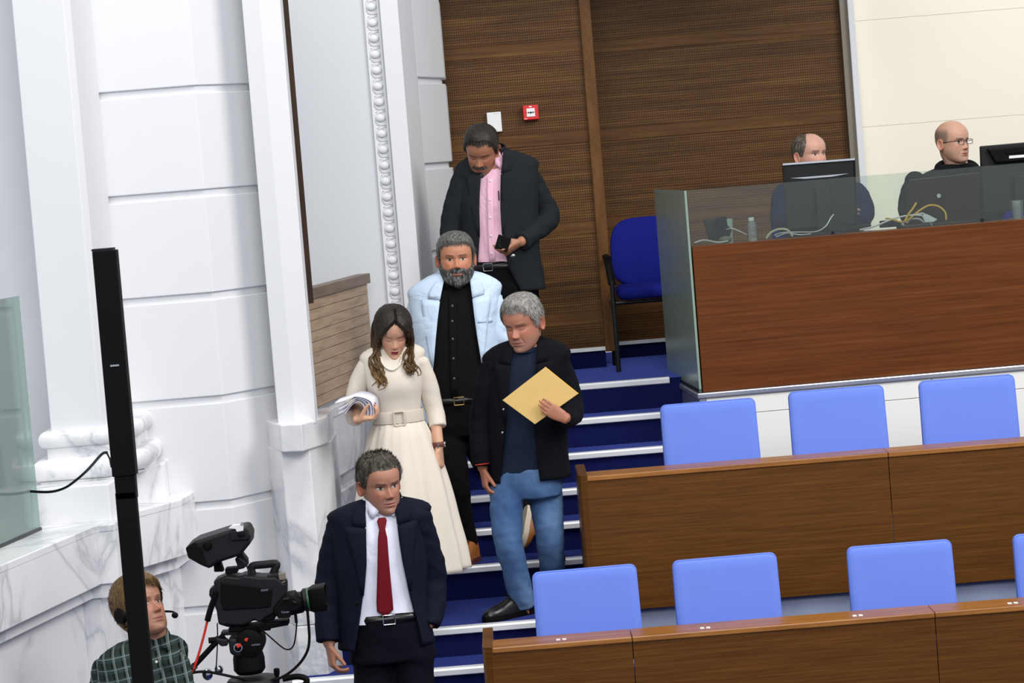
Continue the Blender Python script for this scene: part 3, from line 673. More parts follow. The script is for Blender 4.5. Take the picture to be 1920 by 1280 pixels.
prism_px(MB(), [(1850, 279), (1965, 269), (1950, 300), (1866, 306)], Ym2-.03, .04).build('rear_bulge', 'black_plastic', mo, bevel=.008)
prism_px(MB(), [(1885, 281), (1926, 277), (1926, 284), (1886, 288)], Ym2-.052, .01).build('handle_slot', 'black_matte', mo)
prism_px(MB(), [(1892, 292), (1930, 289), (1930, 294), (1892, 297)], Ym2-.052, .006).build('badge_strip', 'white_plastic', mo)
prism_px(MB(), [(1900, 330), (1935, 327), (1939, 394), (1904, 397)], Ym2-.04, .03).build('stand_neck', 'charcoal_plastic', mo, bevel=.004)
p = P(1922, 400, Ym2); MB().lathe((p.x, Ym2, zw+.001), [(.11, 0), (.11, .008), (.06, .016), (.03, .02)], 24).build('stand_foot', 'charcoal_plastic', mo, smooth=True)
Yl = 14.9
lp = thing('laptop', 'dark brown laptop with its lid open, in front of the man with glasses', 'laptop', (P(1770, 420, Yl).x, Yl, zw))
q_ = [P(x, y, Yl) for x, y in ((1702, 337), (1834, 323), (1836, 412), (1696, 422))]
lid = MB(); lid.prism([(v.x, Yl+(.0 if i > 1 else -.05), v.z) for i, v in enumerate(q_)], (0, .012, 0)); lid.build('lid', 'laptop_brown', lp, bevel=.003)
p = P(1760, 367, Yl-.03); MB().lathe((p.x, Yl-.032, p.z), [(.011, 0), (.011, .004)], 20, (0, -1, .12)).build('emblem', 'chrome', lp)
b = MB(); b.plan([(q_[3].x, Yl+.01), (q_[2].x, Yl+.01), (q_[2].x+.01, Yl+.25), (q_[3].x-.01, Yl+.25)], zw+.001, zw+.02); b.build('keyboard_base', 'laptop_brown', lp, bevel=.002)
# water bottle
p = P(1411, 446, 14.62); bt = thing('water_bottle', 'small clear plastic water bottle with a white cap on the booth worktop', 'bottle', (p.x, 14.62, zw))
s_ = .0029
prof = [(.0, 0), (.026, 0), (.029, .006), (.029, .03), (.027, .036), (.029, .042), (.029, .06), (.027, .065), (.029, .07), (.029, .09), (.026, .105), (.015, .118), (.013, .122)]
MB().lathe((p.x, 14.62, zw+.001), prof, 20).build('body', 'bottle_glass', bt, smooth=True, angle=70)
MB().lathe((p.x, 14.62, zw+.001+.122), [(.0155, 0), (.0155, .016), (.013, .018)], 18).build('cap', 'white_plastic', bt, smooth=True)
MB().lathe((p.x, 14.62, zw+.004), [(.022, 0), (.024, .004), (.022, .022), (.01, .028)], 12).build('contents', 'bottle_label', bt, smooth=True)
# desk phone, headset stand and a cup at the left end
def tpx(pts, r, Y, n=5, k=8): 
    mb = MB(); mb.tube(catmull([P(x, y, Y+dy) for x, y, dy in pts], n), r, k); return mb
Yp = 14.75
ph = thing('desk_phone', 'dark desk phone with a coiled lead at the left end of the booth worktop', 'phone', (P(1345, 450, Yp).x, Yp, zw))
prism_px(MB(), [(1318, 412), (1334, 410), (1350, 408), (1372, 430), (1366, 446), (1330, 452)], Yp+.03, .06).build('body', 'charcoal_plastic', ph, bevel=.006)
prism_px(MB(), [(1342, 408), (1362, 405), (1366, 446), (1345, 449)], Yp-.03, .03).build('handset', 'navy_suit', ph, bevel=.008)
MB().ball(P(1360, 449, Yp-.08), (.035, .03, .02), 14, 8).build('mouse_shell', 'column_grey', ph, smooth='all')
pc = P(1363, 405, Yp+.12); cu = thing('cup', 'dark translucent cup behind the desk phone', 'cup', (pc.x, Yp+.12, zw))
MB().lathe((pc.x, Yp+.12, zw+.001), [(.022, 0), (.03, .135), (.028, .135), (.02, .01)], 18).build('wall', 'glass_frost', cu, smooth=True)
MB().lathe((pc.x, Yp+.12, zw+.004), [(.0215, 0), (.026, .08)], 18).build('liquid', 'charcoal_plastic', cu, smooth=True)
tag(tpx([(1302, 455, 0), (1320, 450, .02), (1345, 454, -.02), (1365, 452, 0)], .004, 14.6).build('cable', 'white_plastic', smooth=True), 'thin white cable lying at the left end of the booth worktop', 'cable')
tag(tpx([(1362, 430, .05), (1372, 428, 0), (1388, 434, 0), (1404, 442, 0)], .0025, 14.65).build('cable', 'white_plastic', smooth=True), 'thin white lead arching from the phone to the bottle', 'cable')
tag(tpx([(1437, 447, 0), (1444, 437, 0), (1458, 430, 0), (1474, 430, 0), (1482, 437, 0), (1486, 443, 0)], .006, 14.6).build('cable', 'beige_cable', smooth=True), 'thick beige cable loop beside the water bottle', 'cable')
for k, pts in enumerate(([(1452, 441, 0), (1466, 436, .02), (1500, 435, .05), (1530, 434, .1), (1548, 424, .15), (1558, 408, .2), (1563, 402, .25)], [(1455, 444, .02), (1475, 437, .03), (1500, 440, .02), (1520, 438, .06)])):
    tag(tpx(pts, .0028, 14.62).build('cable', 'alu_white', smooth=True), ['thin pale cable running up behind the silver rimmed monitor', 'short pale cable lying under the silver rimmed monitor'][k], 'cable')
tag(tpx([(1696, 416, 0), (1703, 402, .02), (1712, 390, .03), (1718, 380, .04)], .0055, 14.62).build('cable', 'yellow_cable', smooth=True), 'short upright end of yellow cable before the laptop', 'cable')
tag(tpx([(1660, 409, 0), (1672, 411, 0), (1690, 416, 0), (1705, 410, 0), (1722, 396, .02), (1742, 385, .03), (1760, 387, .03), (1772, 398, .02), (1774, 412, 0)], .005, 14.66).build('cable', 'yellow_cable', smooth=True), 'yellow cable looping in front of the laptop', 'cable')
for k, pts in enumerate(([(1612, 431, 0), (1640, 424, 0), (1672, 411, .02), (1702, 404, .03), (1728, 404, .02), (1742, 412, 0), (1747, 423, 0)], [(1700, 418, .04), (1712, 405, .05), (1730, 400, .04), (1738, 408, .03), (1735, 416, .02)], [(1690, 421, .05), (1704, 412, .06), (1722, 410, .05), (1734, 418, .04)])):
    tag(tpx(pts, .0045, 14.64).build('cable', 'white_plastic', smooth=True), ['long white cable running left from the tangle by the laptop', 'white cable coil in the tangle by the laptop', 'white cable loop lying low by the laptop'][k], 'cable')
def slab_px(name, pts, Y, th, mat, label, cat):
    q = [P(x, y, Y) for x, y in pts]; c_ = sum((v.x for v in q))/len(q); r_ = thing(name, label, cat, (c_, Y, zw)); prism_px(MB(), pts, Y, th).build('housing', mat, r_, bevel=.003); return r_
a_ = slab_px('plug_adapter', [(1728, 404), (1737, 401), (1757, 411), (1750, 416), (1734, 417)], 14.6, .03, 'white_plastic', 'white plug adapter in the cable tangle by the laptop', 'adapter')
a_ = slab_px('power_strip', [(1588, 424), (1632, 420), (1632, 428), (1588, 432)], 14.7, .06, 'charcoal_plastic', 'flat grey device on the worktop right of the silver rimmed monitor', 'device')
a_ = slab_px('power_strip', [(1650, 414), (1680, 411), (1690, 418), (1690, 424), (1650, 427)], 14.75, .05, 'charcoal_plastic', 'dark socket strip left of the cable tangle', 'socket strip')
a_ = slab_px('keyboard', [(1556, 424), (1588, 421), (1588, 433), (1556, 436)], 14.72, .14, 'charcoal_plastic', 'dark keyboard end beside the silver rimmed monitor stand', 'keyboard')
gl = P(1912, 400, 14.62); g_ = thing('drinking_glass', 'drinking glass on the worktop at the right edge', 'glass', (gl.x, 14.62+.07, zw))
MB().lathe((gl.x, 14.69, zw+.001), [(.026, 0), (.034, .115), (.032, .115), (.024, .006)], 20).build('wall', 'bottle_glass', g_, smooth=True)
# technicians' chairs behind the worktop
def back_chair(px, py, Y, w, h, label):
    p_ = P(px, py, Y); root = thing('office_chair', label, 'chair', (p_.x, Y, 2.077)); c_ = Vector((p_.x, Y, p_.z))
    MB().loft([[c_+Vector((x*k, o_, z*k)) for x, z in rrect(w/2, h/2, .05)] for o_, k in ((-.03, .9), (-.02, .98), (.0, 1), (.025, .98), (.03, .9))]).build('backrest', 'chair_royal', root, smooth=True, angle=60)
    MB().loft([[Vector((p_.x, Y-.26, 2.5))+Vector((x*k, z*k, o_)) for x, z in rrect(w/2, .22, .05)] for o_, k in ((-.04, .9), (0, 1), (.04, .9))]).build('seat', 'chair_royal', root, smooth=True, angle=60)
    MB().lathe((p_.x, Y-.26, 2.12), [(.03, 0), (.03, .35)], 12).build('column', 'dark_metal', root, smooth=True)
    for k in range(5):
        a = k*1.2566+.4; MB().tube([Vector((p_.x, Y-.26, 2.15)), Vector((p_.x+.24*math.cos(a), Y-.26+.24*math.sin(a), 2.1))], [.02, .014], 8).build('base_leg', 'black_plastic', root, smooth=True)
back_chair(1935, 405, 16.4, .46, .4, 'empty blue office chair behind the monitor at the right edge')
back_chair(1515, 440, 16.05, .42, .3, 'blue office chair under the balding man with folded arms')
back_chair(1785, 440, 16.1, .46, .3, 'blue office chair under the man with glasses')
# ================================================================== black column and television camera
Yk = 10.0
pk = thing('black_column', 'tall slim black telescopic column in front of the operator', 'column', (P(240, 1250, Yk).x, Yk, 0))
def vbox(mb, x0, x1, z0, z1, y0, y1): return mb.box((x0, y0, z0), (x1, y1, z1))
zt = P(193, 470, Yk).z; zj = P(228, 893, Yk).z
xl, xr = P(172, 470, Yk).x, P(217, 470, Yk).x
vbox(MB(), xl, xr, zj, zt, Yk, Yk+.07).build('upper_section', 'black_plastic', pk, bevel=.003)
vbox(MB(), xl-.003, xr-.012, zt, zt+.008, Yk+.01, Yk+.08).build('top_cap', 'charcoal_plastic', pk)
vbox(MB(), xl+.006, xr-.006, zj-.085, zj, Yk+.006, Yk+.062).build('collar', 'black_plastic', pk, bevel=.002)
vbox(MB(), xl+.004, xr-.009, .012, zj-.06, Yk+.006, Yk+.06).build('lower_section', 'black_matte', pk, bevel=.002)
vbox(MB(), xl-.15, xr+.15, .001, .02, Yk-.15, Yk+.22).build('base_plate', 'black_plastic', pk, bevel=.004)
p = P(215, 685, Yk-.002); vbox(MB(), p.x-.016, p.x+.016, p.z-.003, p.z+.003, Yk-.003, Yk+.001).build('maker_mark', 'chrome', pk)

Yc = 10.75
CP = lambda px, py, dy=0: P(px, py, Yc+dy)
tc = thing('television_camera', 'black studio television camera with raised viewfinder and red cable', 'camera', (CP(465, 1110).x, Yc, CP(465, 1170).z))
def zq4(pts, x0=330, y0=960, s=4.0): return [(x0+x/s, y0+y/s) for x, y in pts]
def part(nm, pts, mat, th, dy=0, bev=.004, raw=False, par=tc):
    q = zq4(pts) if not raw else pts
    mb = MB(); v = [P(x, y, Yc) for x, y in q]; mb.prism([(a.x, Yc+dy-th/2, a.z) for a in v], (0, th, 0)); return mb.build(nm, mat, par, bevel=bev)
body = part('body', [(290, 500), (385, 460), (480, 470), (520, 455), (640, 470), (760, 470), (830, 520), (830, 600), (760, 690), (745, 740), (690, 770), (640, 810), (600, 790), (520, 830), (330, 825), (315, 720), (300, 680), (320, 600)], 'charcoal_plastic', .13, 0, .008)
part('side_panel', [(350, 505), (700, 545), (735, 560), (720, 690), (640, 700), (370, 715), (345, 640)], 'black_plastic', .008, -.066, .004)
part('rear_connector_box', [(262, 560), (330, 515), (350, 560), (320, 660), (290, 655), (258, 605)], 'charcoal_plastic', .08, -.02, .006)
part('lower_body', [(330, 720), (760, 730), (750, 790), (660, 810), (600, 790), (530, 832), (400, 845), (330, 825)], 'black_plastic', .11, 0, .006)
MB().tube(catmull([CP(*zq4([q])[0]) for q in ((575, 470), (565, 420), (585, 400), (660, 392), (750, 385), (745, 420), (725, 470))], 4), [(.011, .016)]*25, 10).build('carry_handle', 'charcoal_plastic', tc, smooth=True)
part('front_switch_box', [(690, 455), (780, 445), (800, 490), (740, 505), (700, 500)], 'charcoal_plastic', .07, -.02)
part('accessory_plug', [(775, 440), (825, 438), (830, 485), (785, 492)], 'column_grey', .03, -.05, .002)
ln = part('lens_grip', [(745, 690), (810, 610), (900, 590), (950, 640), (960, 690), (930, 720), (760, 760), (745, 740)], 'black_plastic', .12, -.03, .012)
for k, q in enumerate(((815, 625, 860, 620), (885, 640, 920, 650))): part('grip_button', [(q[0], q[1]-8), (q[2], q[3]-8), (q[2], q[3]+8), (q[0], q[1]+8)], 'charcoal_plastic', .02, -.092, .002)
ax0, ax1 = CP(*zq4([(760, 690)])[0]), CP(*zq4([(1130, 632)])[0]); ax = (ax1-ax0).normalized(); Ln = (ax1-ax0).length
MB().lathe(ax0, [(.045, 0), (.045, Ln*.4), (.036, Ln*.42), (.036, Ln*.5), (.046, Ln*.55), (.046, Ln*.75)], 24, ax).build('lens_barrel', 'charcoal_plastic', tc, smooth=True)
MB().lathe(ax0+ax*Ln*.62, [(.0468, 0), (.0475, .004), (.0468, .008)], 24, ax).build('green_ring', 'green_ring', tc, smooth=True)
hd = []
for t_, a_, b_ in ((.66, .05, .042), (.74, .06, .048), (1.0, .064, .048), (.985, .06, .044), (.72, .05, .04)):
    c_ = ax0+ax*Ln*t_; zu = Vector((0, 0, 1)); zu = (zu-ax*zu.dot(ax)).normalized(); yv = ax.cross(zu)
    hd.append([c_+yv*x+zu*z for x, z in rrect(a_, b_, .01, 2)])
MB().loft(hd, True, False).build('lens_hood', 'black_plastic', tc, smooth=True, angle=30)
part('lens_rail', [(740, 740), (950, 700), (975, 720), (960, 745), (770, 790)], 'black_plastic', .05, 0)
# viewfinder
vf = part('viewfinder', [(88, 240), (165, 190), (400, 115), (545, 88), (575, 150), (570, 215), (500, 300), (330, 355), (270, 400), (210, 370), (110, 315)], 'charcoal_plastic', .19, 0, .012)
part('viewfinder_face', [(412, 120), (545, 92), (570, 150), (565, 180), (430, 190)], 'charcoal_plastic', .012, -.098, .005)
part('hood_visor', [(92, 242), (165, 195), (215, 260), (270, 395), (205, 368), (112, 315)], 'black_matte', .2, 0, .004)
part('knob_plate', [(480, 130), (530, 125), (535, 150), (490, 162)], 'black_plastic', .01, -.107, .002)
MB().lathe(CP(*zq4([(238, 245)])[0], -.09), [(.017, 0), (.017, .02), (.013, .026)], 18, (0, -1, 0)).build('tilt_knob', 'black_plastic', tc, smooth=True)
lb = part('number_plate', [(412, 95), (440, 72), (515, 62), (525, 112), (475, 122), (465, 100)], 'white_plastic', .03, -.09, .002)
text('4', CP(*zq4([(492, 90)])[0], -.107), .022, 'black_plastic', tc, (1, 0, .0))
part('viewfinder_bracket', [(285, 375), (335, 355), (362, 440), (290, 442)], 'black_plastic', .05, 0)
part('viewfinder_bracket', [(445, 345), (500, 295), (540, 345), (545, 390), (520, 408), (470, 412)], 'charcoal_plastic', .05, 0)
part('viewfinder_slide', [(372, 415), (520, 400), (520, 412), (465, 425), (465, 450), (375, 455)], 'black_plastic', .06, 0, .003)
lid_ = Vector((.996, 0, .08))
text('SONY', CP(*zq4([(665, 585)])[0], -.0755), .011, 'alu', tc)
text('Canon', CP(*zq4([(820, 748)])[0], -.097), .012, 'alu', tc, (1, 0, 0))
part('name_plate', [(775, 735), (870, 730), (870, 760), (780, 768)], 'black_matte', .03, -.08, .002)
def cable_px(nm, pts, r, mat, par=tc, dy=-.06): 
    mb = MB(); mb.tube(catmull([CP(*zq4([q[:2]])[0], dy+(q[2] if len(q) > 2 else 0)) for q in pts], 6), r, 8); return mb.build(nm, mat, par, smooth=True)
cable_px('viewfinder_lead', [(470, 345), (520, 385), (545, 440), (570, 510), (620, 555), (690, 565), (760, 545), (830, 520)], .0035, 'charcoal_plastic')
cable_px('front_lead', [(740, 515), (780, 530), (820, 520)], .003, 'column_grey')
cable_px('lens_lead', [(895, 760), (905, 830), (895, 940), (880, 1000), (850, 1028), (800, 1015), (700, 930), (600, 840)], .003, 'black_plastic')
cable_px('lens_plug', [(895, 755), (900, 800), (903, 830)], .006, 'black_plastic')
cable_px('zoom_lead', [(985, 725), (995, 850), (1000, 950), (985, 1040), (930, 1130), (840, 1210), (740, 1255), (600, 1262), (480, 1245), (340, 1215), (220, 1195), (120, 1205), (60, 1240)], .0055, 'black_plastic')
cable_px('rear_plug', [(305, 600), (275, 680), (255, 740), (235, 815)], .012, 'black_plastic')
cable_px('camera_cable', [(235, 815), (205, 940), (165, 1080), (130, 1180), (95, 1290), (80, 1400)], .005, 'red_cable')
cable_px('thin_lead', [(310, 830), (312, 960), (305, 1100), (300, 1200)], .0025, 'black_plastic')

tp = thing('tripod', 'black fluid head tripod under the television camera', 'tripod', (CP(465, 1250).x, Yc, 0))
def tpart(nm, pts, mat, th, dy=0, bev=.004): return part(nm, pts, mat, th, dy, bev, par=tp)
tpart('camera_plate', [(400, 855), (720, 815), (845, 800), (850, 835), (715, 860), (715, 875), (600, 880), (400, 890)], 'black_plastic', .08)
tpart('sliding_rail', [(340, 890), (640, 870), (640, 900), (560, 905), (345, 915)], 'charcoal_plastic', .07)
c0 = CP(*zq4([(560, 965)])[0])
MB().lathe(c0+V(0, -.07, 0), [(.03, 0), (.055, .006), (.058, .03), (.058, .11), (.055, .134), (.03, .14)], 28, (0, 1, 0)).build('fluid_head', 'black_plastic', tp, smooth=True)
tpart('head_block', [(400, 925), (560, 925), (560, 1045), (470, 1070), (415, 1040)], 'charcoal_plastic', .13, 0, .01)
MB().lathe(CP(*zq4([(466, 1015)])[0], -.066), [(.0, 0), (.017, .001), (.017, .006), (.0, .007)], 20, (0, -1, 0)).build('level_ring', 'alu', tp, smooth=True)
MB().lathe(CP(*zq4([(466, 1015)])[0], -.07), [(.0, 0), (.0135, .001), (.0135, .006), (.0, .007)], 20, (0, -1, 0)).build('level_dial', 'black_plastic', tp, smooth=True)
tpart('red_lever', [(465, 968), (495, 955), (505, 975), (478, 992)], 'red_cable', .012, -.082, .002)
tpart('red_lever', [(522, 935), (535, 920), (555, 918), (545, 948)], 'red_cable', .012, -.07, .002)
text('sachtler', CP(*zq4([(600, 992)])[0], -.0735), .011, 'alu', tp)
c1 = CP(*zq4([(555, 1205)])[0])
MB().lathe(c1, [(.05, 0), (.062, .015), (.062, .06), (.056, .085), (.052, .088), (.058, .094), (.058, .10)], 28).build('pan_base', 'black_plastic', tp, smooth=True, angle=30)
tpart('neck', [(440, 1040), (640, 1050), (630, 1080), (440, 1080)], 'charcoal_plastic', .09)
c2 = CP(*zq4([(580, 1262)])[0])
MB().lathe(c2, [(.10, -.03), (.105, 0), (.095, .012), (.03, .016)], 30).build('spider_ring', 'charcoal_plastic', tp, smooth=True, angle=30)
MB().lathe(CP(*zq4([(755, 1195)])[0], -.02), [(.008, -.02), (.012, -.005), (.012, .01), (.007, .014)], 14).build('lock_knob', 'black_plastic', tp, smooth=True)
MB().tube(catmull([CP(*zq4([q])[0]) for q in ((800, 1250), (900, 1232), (960, 1240), (982, 1262), (970, 1290))], 5), .012, 10).build('ring_grip', 'black_plastic', tp, smooth=True)
MB().tube([CP(*zq4([q])[0], -.05) for q in ((360, 925), (300, 975), (120, 1170), (40, 1260), (-60, 1360))], [.013, .011, .0105, .013, .015], 12).build('pan_bar', 'black_plastic', tp, smooth=True)
MB().tube([CP(*zq4([q])[0], -.05) for q in ((245, 962), (312, 955))], .012, 12).build('pan_bar_knob', 'black_plastic', tp, smooth=True)
tpart('pan_bar_clamp', [(305, 910), (340, 925), (400, 930), (400, 980), (350, 985), (315, 950)], 'charcoal_plastic', .04, -.05, .006)
MB().tube([CP(*zq4([q])[0], -.05) for q in ((105, 1150), (145, 1185))], .015, 12).build('pan_bar_collar', 'charcoal_plastic', tp, smooth=True)
base_c = c2-V(0, 0, .03)
for k in range(3):
    a = k*2*math.pi/3+.5; e = Vector((math.cos(a), math.sin(a), 0)); ft = Vector((base_c.x, base_c.y, .0))+e*.5
    lg = MB().tube([base_c+e*.06, base_c.lerp(ft, .5)+e*.03, ft+V(0, 0, .03)], [.024, .02, .016], 10).build('leg', 'black_plastic', tp, smooth=True)
    MB().lathe(ft+V(0, 0, .0), [(.025, 0), (.028, .012), (.018, .03)], 14).build('rubber_foot', 'black_matte', tp, smooth=True)
for q, r_ in (((235, 1215), .022), ((320, 1180), .018)): MB().ball(CP(*zq4([q])[0], .05), (r_, r_*.8, r_*1.1), 14, 8).build('chrome_clamp', 'chrome', tp, smooth='all')
# ================================================================== people: shared builders
UPZ = Vector((0, 0, 1))
def frame(yaw, pitch=0, roll=0):
    y, p_, r_ = math.radians(yaw), math.radians(pitch), math.radians(roll)
    f0 = Vector((math.sin(y), -math.cos(y), 0)); lat = Vector((math.cos(y), math.sin(y), 0))
    f = f0*math.cos(p_)-UPZ*math.sin(p_); u = UPZ*math.cos(p_)+f0*math.sin(p_)
    lat2 = lat*math.cos(r_)+u*math.sin(r_); u2 = u*math.cos(r_)-lat*math.sin(r_)
    return lat2, f, u2
HZ = [0, .04, .10, .18, .26, .34, .42, .50, .58, .66, .74, .82, .90, .95, .985, 1.0]
HF = [.078, .090, .093, .093, .0935, .092, .089, .086, .092, .094, .090, .080, .060, .043, .022, .002]
HB = [.035, .0, -.025, -.045, -.065, -.083, -.095, -.102, -.105, -.105, -.101, -.091, -.072, -.054, -.03, -.012]
HW = [.020, .036, .049, .058, .064, .068, .071, .0735, .0755, .0765, .0755, .069, .056, .043, .023, .004]
def smooth_tab(xs, ys, x):
    xs, ys = np.array(xs), np.array(ys); d = np.gradient(ys, xs); i = np.clip(np.searchsorted(xs, x)-1, 0, len(xs)-2)
    h = xs[i+1]-xs[i]; t = (x-xs[i])/h
    return (2*t**3-3*t**2+1)*ys[i]+(t**3-2*t**2+t)*h*d[i]+(-2*t**3+3*t**2)*ys[i+1]+(t**3-t**2)*h*d[i+1]
G = lambda a, s: np.exp(-(a/s)**2)
class Head:
    NR, NC = 120, 132
    def __init__(s, O, yaw, pitch, roll=0, H=.235, wide=1.0, jaw=1.0, nose=1.0, deep=1.0, soft=1.0):
        s.O = Vector(O); s.lat, s.fwd, s.up = frame(yaw, pitch, roll); s.H = H; s.k = H/.235
        zt = np.concatenate([[0.0], .5-.5*np.cos(np.linspace(.10, math.pi-.10, s.NR-2)), [1.0]]); t = np.linspace(0, 2*math.pi, s.NC, endpoint=False); ph = t-.38*np.sin(t)
        Z, PH = np.meshgrid(zt, ph, indexing='ij'); s.Z, s.PH = Z, PH
        f, b_, w_ = (smooth_tab(HZ, tab, Z) for tab in (HF, HB, HW)); w_ = np.maximum(w_, .003)
        jw = 1+(jaw-1)*smoothstep(.42, .05, Z); w_ = w_*wide*jw
        sp = lambda v, n: np.sign(v)*np.abs(v)**(2/n)
        hd = np.maximum((f-b_)/2, .004); c = (f+b_)/2
        X = w_*sp(np.sin(PH), 2.25); Y = c+hd*sp(np.cos(PH), 2.2)
        fr = smoothstep(.0, .35, np.cos(PH)); z = Z*.235; ax = np.abs(X); D = np.zeros_like(X)
        npf = np.interp(Z, [.30, .325, .345, .375, .42, .50, .54, .57], [0, .010, .0215, .025, .017, .007, .0035, 0])
        nw = np.interp(Z, [.3, .37, .45, .55], [.0125, .0115, .0085, .008])
        D += nose*npf*G(X, nw); D += nose*.0075*G(ax-.0125, .0055)*G(z-.345*.235, .006)
        D += -(.5+.5*soft)*.0135*G(ax-.031, .0165)*G(z-.505*.235, .0115)+.0065*G(ax-.031, .0115)*G(z-.498*.235, .0075)
        D += soft*.0055*G(ax-.03, .02)*G(z-.575*.235, .008)+.005*G(ax-.044, .018)*G(z-.40*.235, .02)
        D += .0042*G(X, .019)*G(z-.238*.235, .0045)+.005*G(X, .017)*G(z-.192*.235, .005)-.0045*G(X, .023)*G(z-.215*.235, .0026)
        D += .005*G(X, .016)*G(z-.075*.235, .013)-.003*G(X, .02)*G(z-.145*.235, .006)-soft*.0035*G(ax-.026-.35*(.3*.235-z), .004)*G(z-.27*.235, .016)
        Y = Y*deep+D*fr
        s.loc = np.stack([X, Y, (Z-.5)*.235], -1)*s.k; s.fr = fr
        s.X, s.z = X, z
        s.ear_w = float(np.interp(.45, HZ, HW))*wide*s.k
    def world(s, L):
        A = np.array([s.lat, s.fwd, s.up]); return np.asarray(L).reshape(-1, 3)@A+np.array(s.O)
    def pt(s, x, y, z): return s.O+s.lat*x+s.fwd*y+s.up*z
    def grid_faces(s, mask=None):
        n, k = s.NR, s.NC; fs = []
        for i in range(n-1):
            for j in range(k):
                q = (i*k+j, i*k+(j+1) % k, (i+1)*k+(j+1) % k, (i+1)*k+j)
                if mask is None or all(mask[v] for v in q): fs.append(q)
        return fs
    def colours(s, base, lip, brow, eyes='open', look=0, stubble=None, scalp=None, browz=.578, brow_t=.0042):
        X, Z, fr, z = s.X, s.Z, s.fr, s.z; ax = np.abs(X); c = np.ones(X.shape+(3,))*np.array(srgb(base)[:3])
        def mixc(f, col): 
            nonlocal c
            f = np.clip(f, 0, 1)[..., None]; c = c*(1-f)+np.array(srgb(col)[:3])*f
        redder = srgb(base)[:3]; rd = np.array([redder[0]*1.0, redder[1]*.72, redder[2]*.68])
        f = (.5*G(ax-.042, .02)*G(Z-.39, .08)+.6*G(X, .014)*G(Z-.36, .05))*fr; c = c*(1-f[..., None])+rd*f[..., None]
        if scalp is not None: col, fn = scalp; mixc(fn(np.degrees(np.where(s.PH > math.pi, 2*math.pi-s.PH, s.PH)), Z), col)
        if stubble: col, amt = stubble; mixc(amt*smoothstep(.36, .24, Z+.9*np.maximum(0, .05-ax))*smoothstep(-.2, .2, np.cos(s.PH))*(1-.8*G(X, .018)*G(Z-.215, .03)), col); mixc(amt*.9*G(X, .024)*G(Z-.275, .022)*fr, col)
        lipshape = G(X, .0215)**1.0
        mixc(fr*smoothstep(.45, .6, lipshape)*smoothstep(.252, .243, Z+.25*np.abs(X))*smoothstep(.172, .182, Z-.5*np.abs(X)), lip)
        mixc(fr*.6*G(X, .02)*G(Z-.2145, .005), '4a1d18')
        bz = browz+.012*np.sin(np.clip((ax-.012)/.036, 0, 1)*2.6)
        mixc(.85*fr*smoothstep(.011, .015, ax)*smoothstep(.052, .046, ax)*G((Z-bz)*.235, brow_t*.75), brow)
        ez = .498; ex = ax-.031
        if eyes == 'open':
            el = (ex/.0135)**2+((Z-ez)*.235/.0048)**2
            mixc(fr*smoothstep(1.15, .8, el), 'cfc6c0')
            irx = np.abs(X-look*.004-np.sign(X)*.031)
            mixc(fr*smoothstep(.0062, .005, irx)*smoothstep(1.1, .85, el), '1d1410')
            mixc(fr*.9*G((Z-ez-.02)*.235, .0016)*smoothstep(1.3, 1.0, (ex/.0145)**2), '1c1310'); mixc(fr*.3*G((Z-ez+.021)*.235, .0014)*smoothstep(1.3, 1.0, (ex/.0145)**2), '3a2018')
        else:
            bend = ez-.018-.012*(1-np.clip((ex/.015)**2, 0, 1))
            mixc(fr*.85*G((Z-bend)*.235, .0017)*smoothstep(1.25, 1.0, (ex/.015)**2), '1c1310'); mixc(fr*.35*G((Z-ez-.03)*.235, .0016)*smoothstep(1.2, .9, (ex/.015)**2), '5a3526')
        mixc(fr*.6*G(ax-.008, .004)*G((Z-.322)*.235, .0022), '4a221a')
        return c.reshape(-1, 3)
def ear_mesh(h, side):
    # cupped ear, attached at the side of the head
    n, m_ = 18, 7; vs = []; fs = []; c = np.array([side*(h.ear_w+.002*h.k), -.012*h.k, -.012*h.k])
    for i in range(m_):
        r_ = [0, .35, .6, .8, .95, 1, .9][i]; outx = [.004, .004, .006, .012, .015, .010, -.002][i]
        for j in range(n):
            a = 2*math.pi*j/n; yy = math.cos(a)*.0165*r_*(1-.18*math.sin(a)*-1); zz = math.sin(a)*.031*r_
            vs.append(c+np.array([side*(outx+.006*(-yy/.0165)*r_*.9), yy-.1*zz, zz])*h.k)
    for i in range(m_-1):
        for j in range(n): fs.append((i*n+j, i*n+(j+1) % n, (i+1)*n+(j+1) % n, (i+1)*n+j))
    fs.append(tuple(range(n))); return np.array(vs), fs
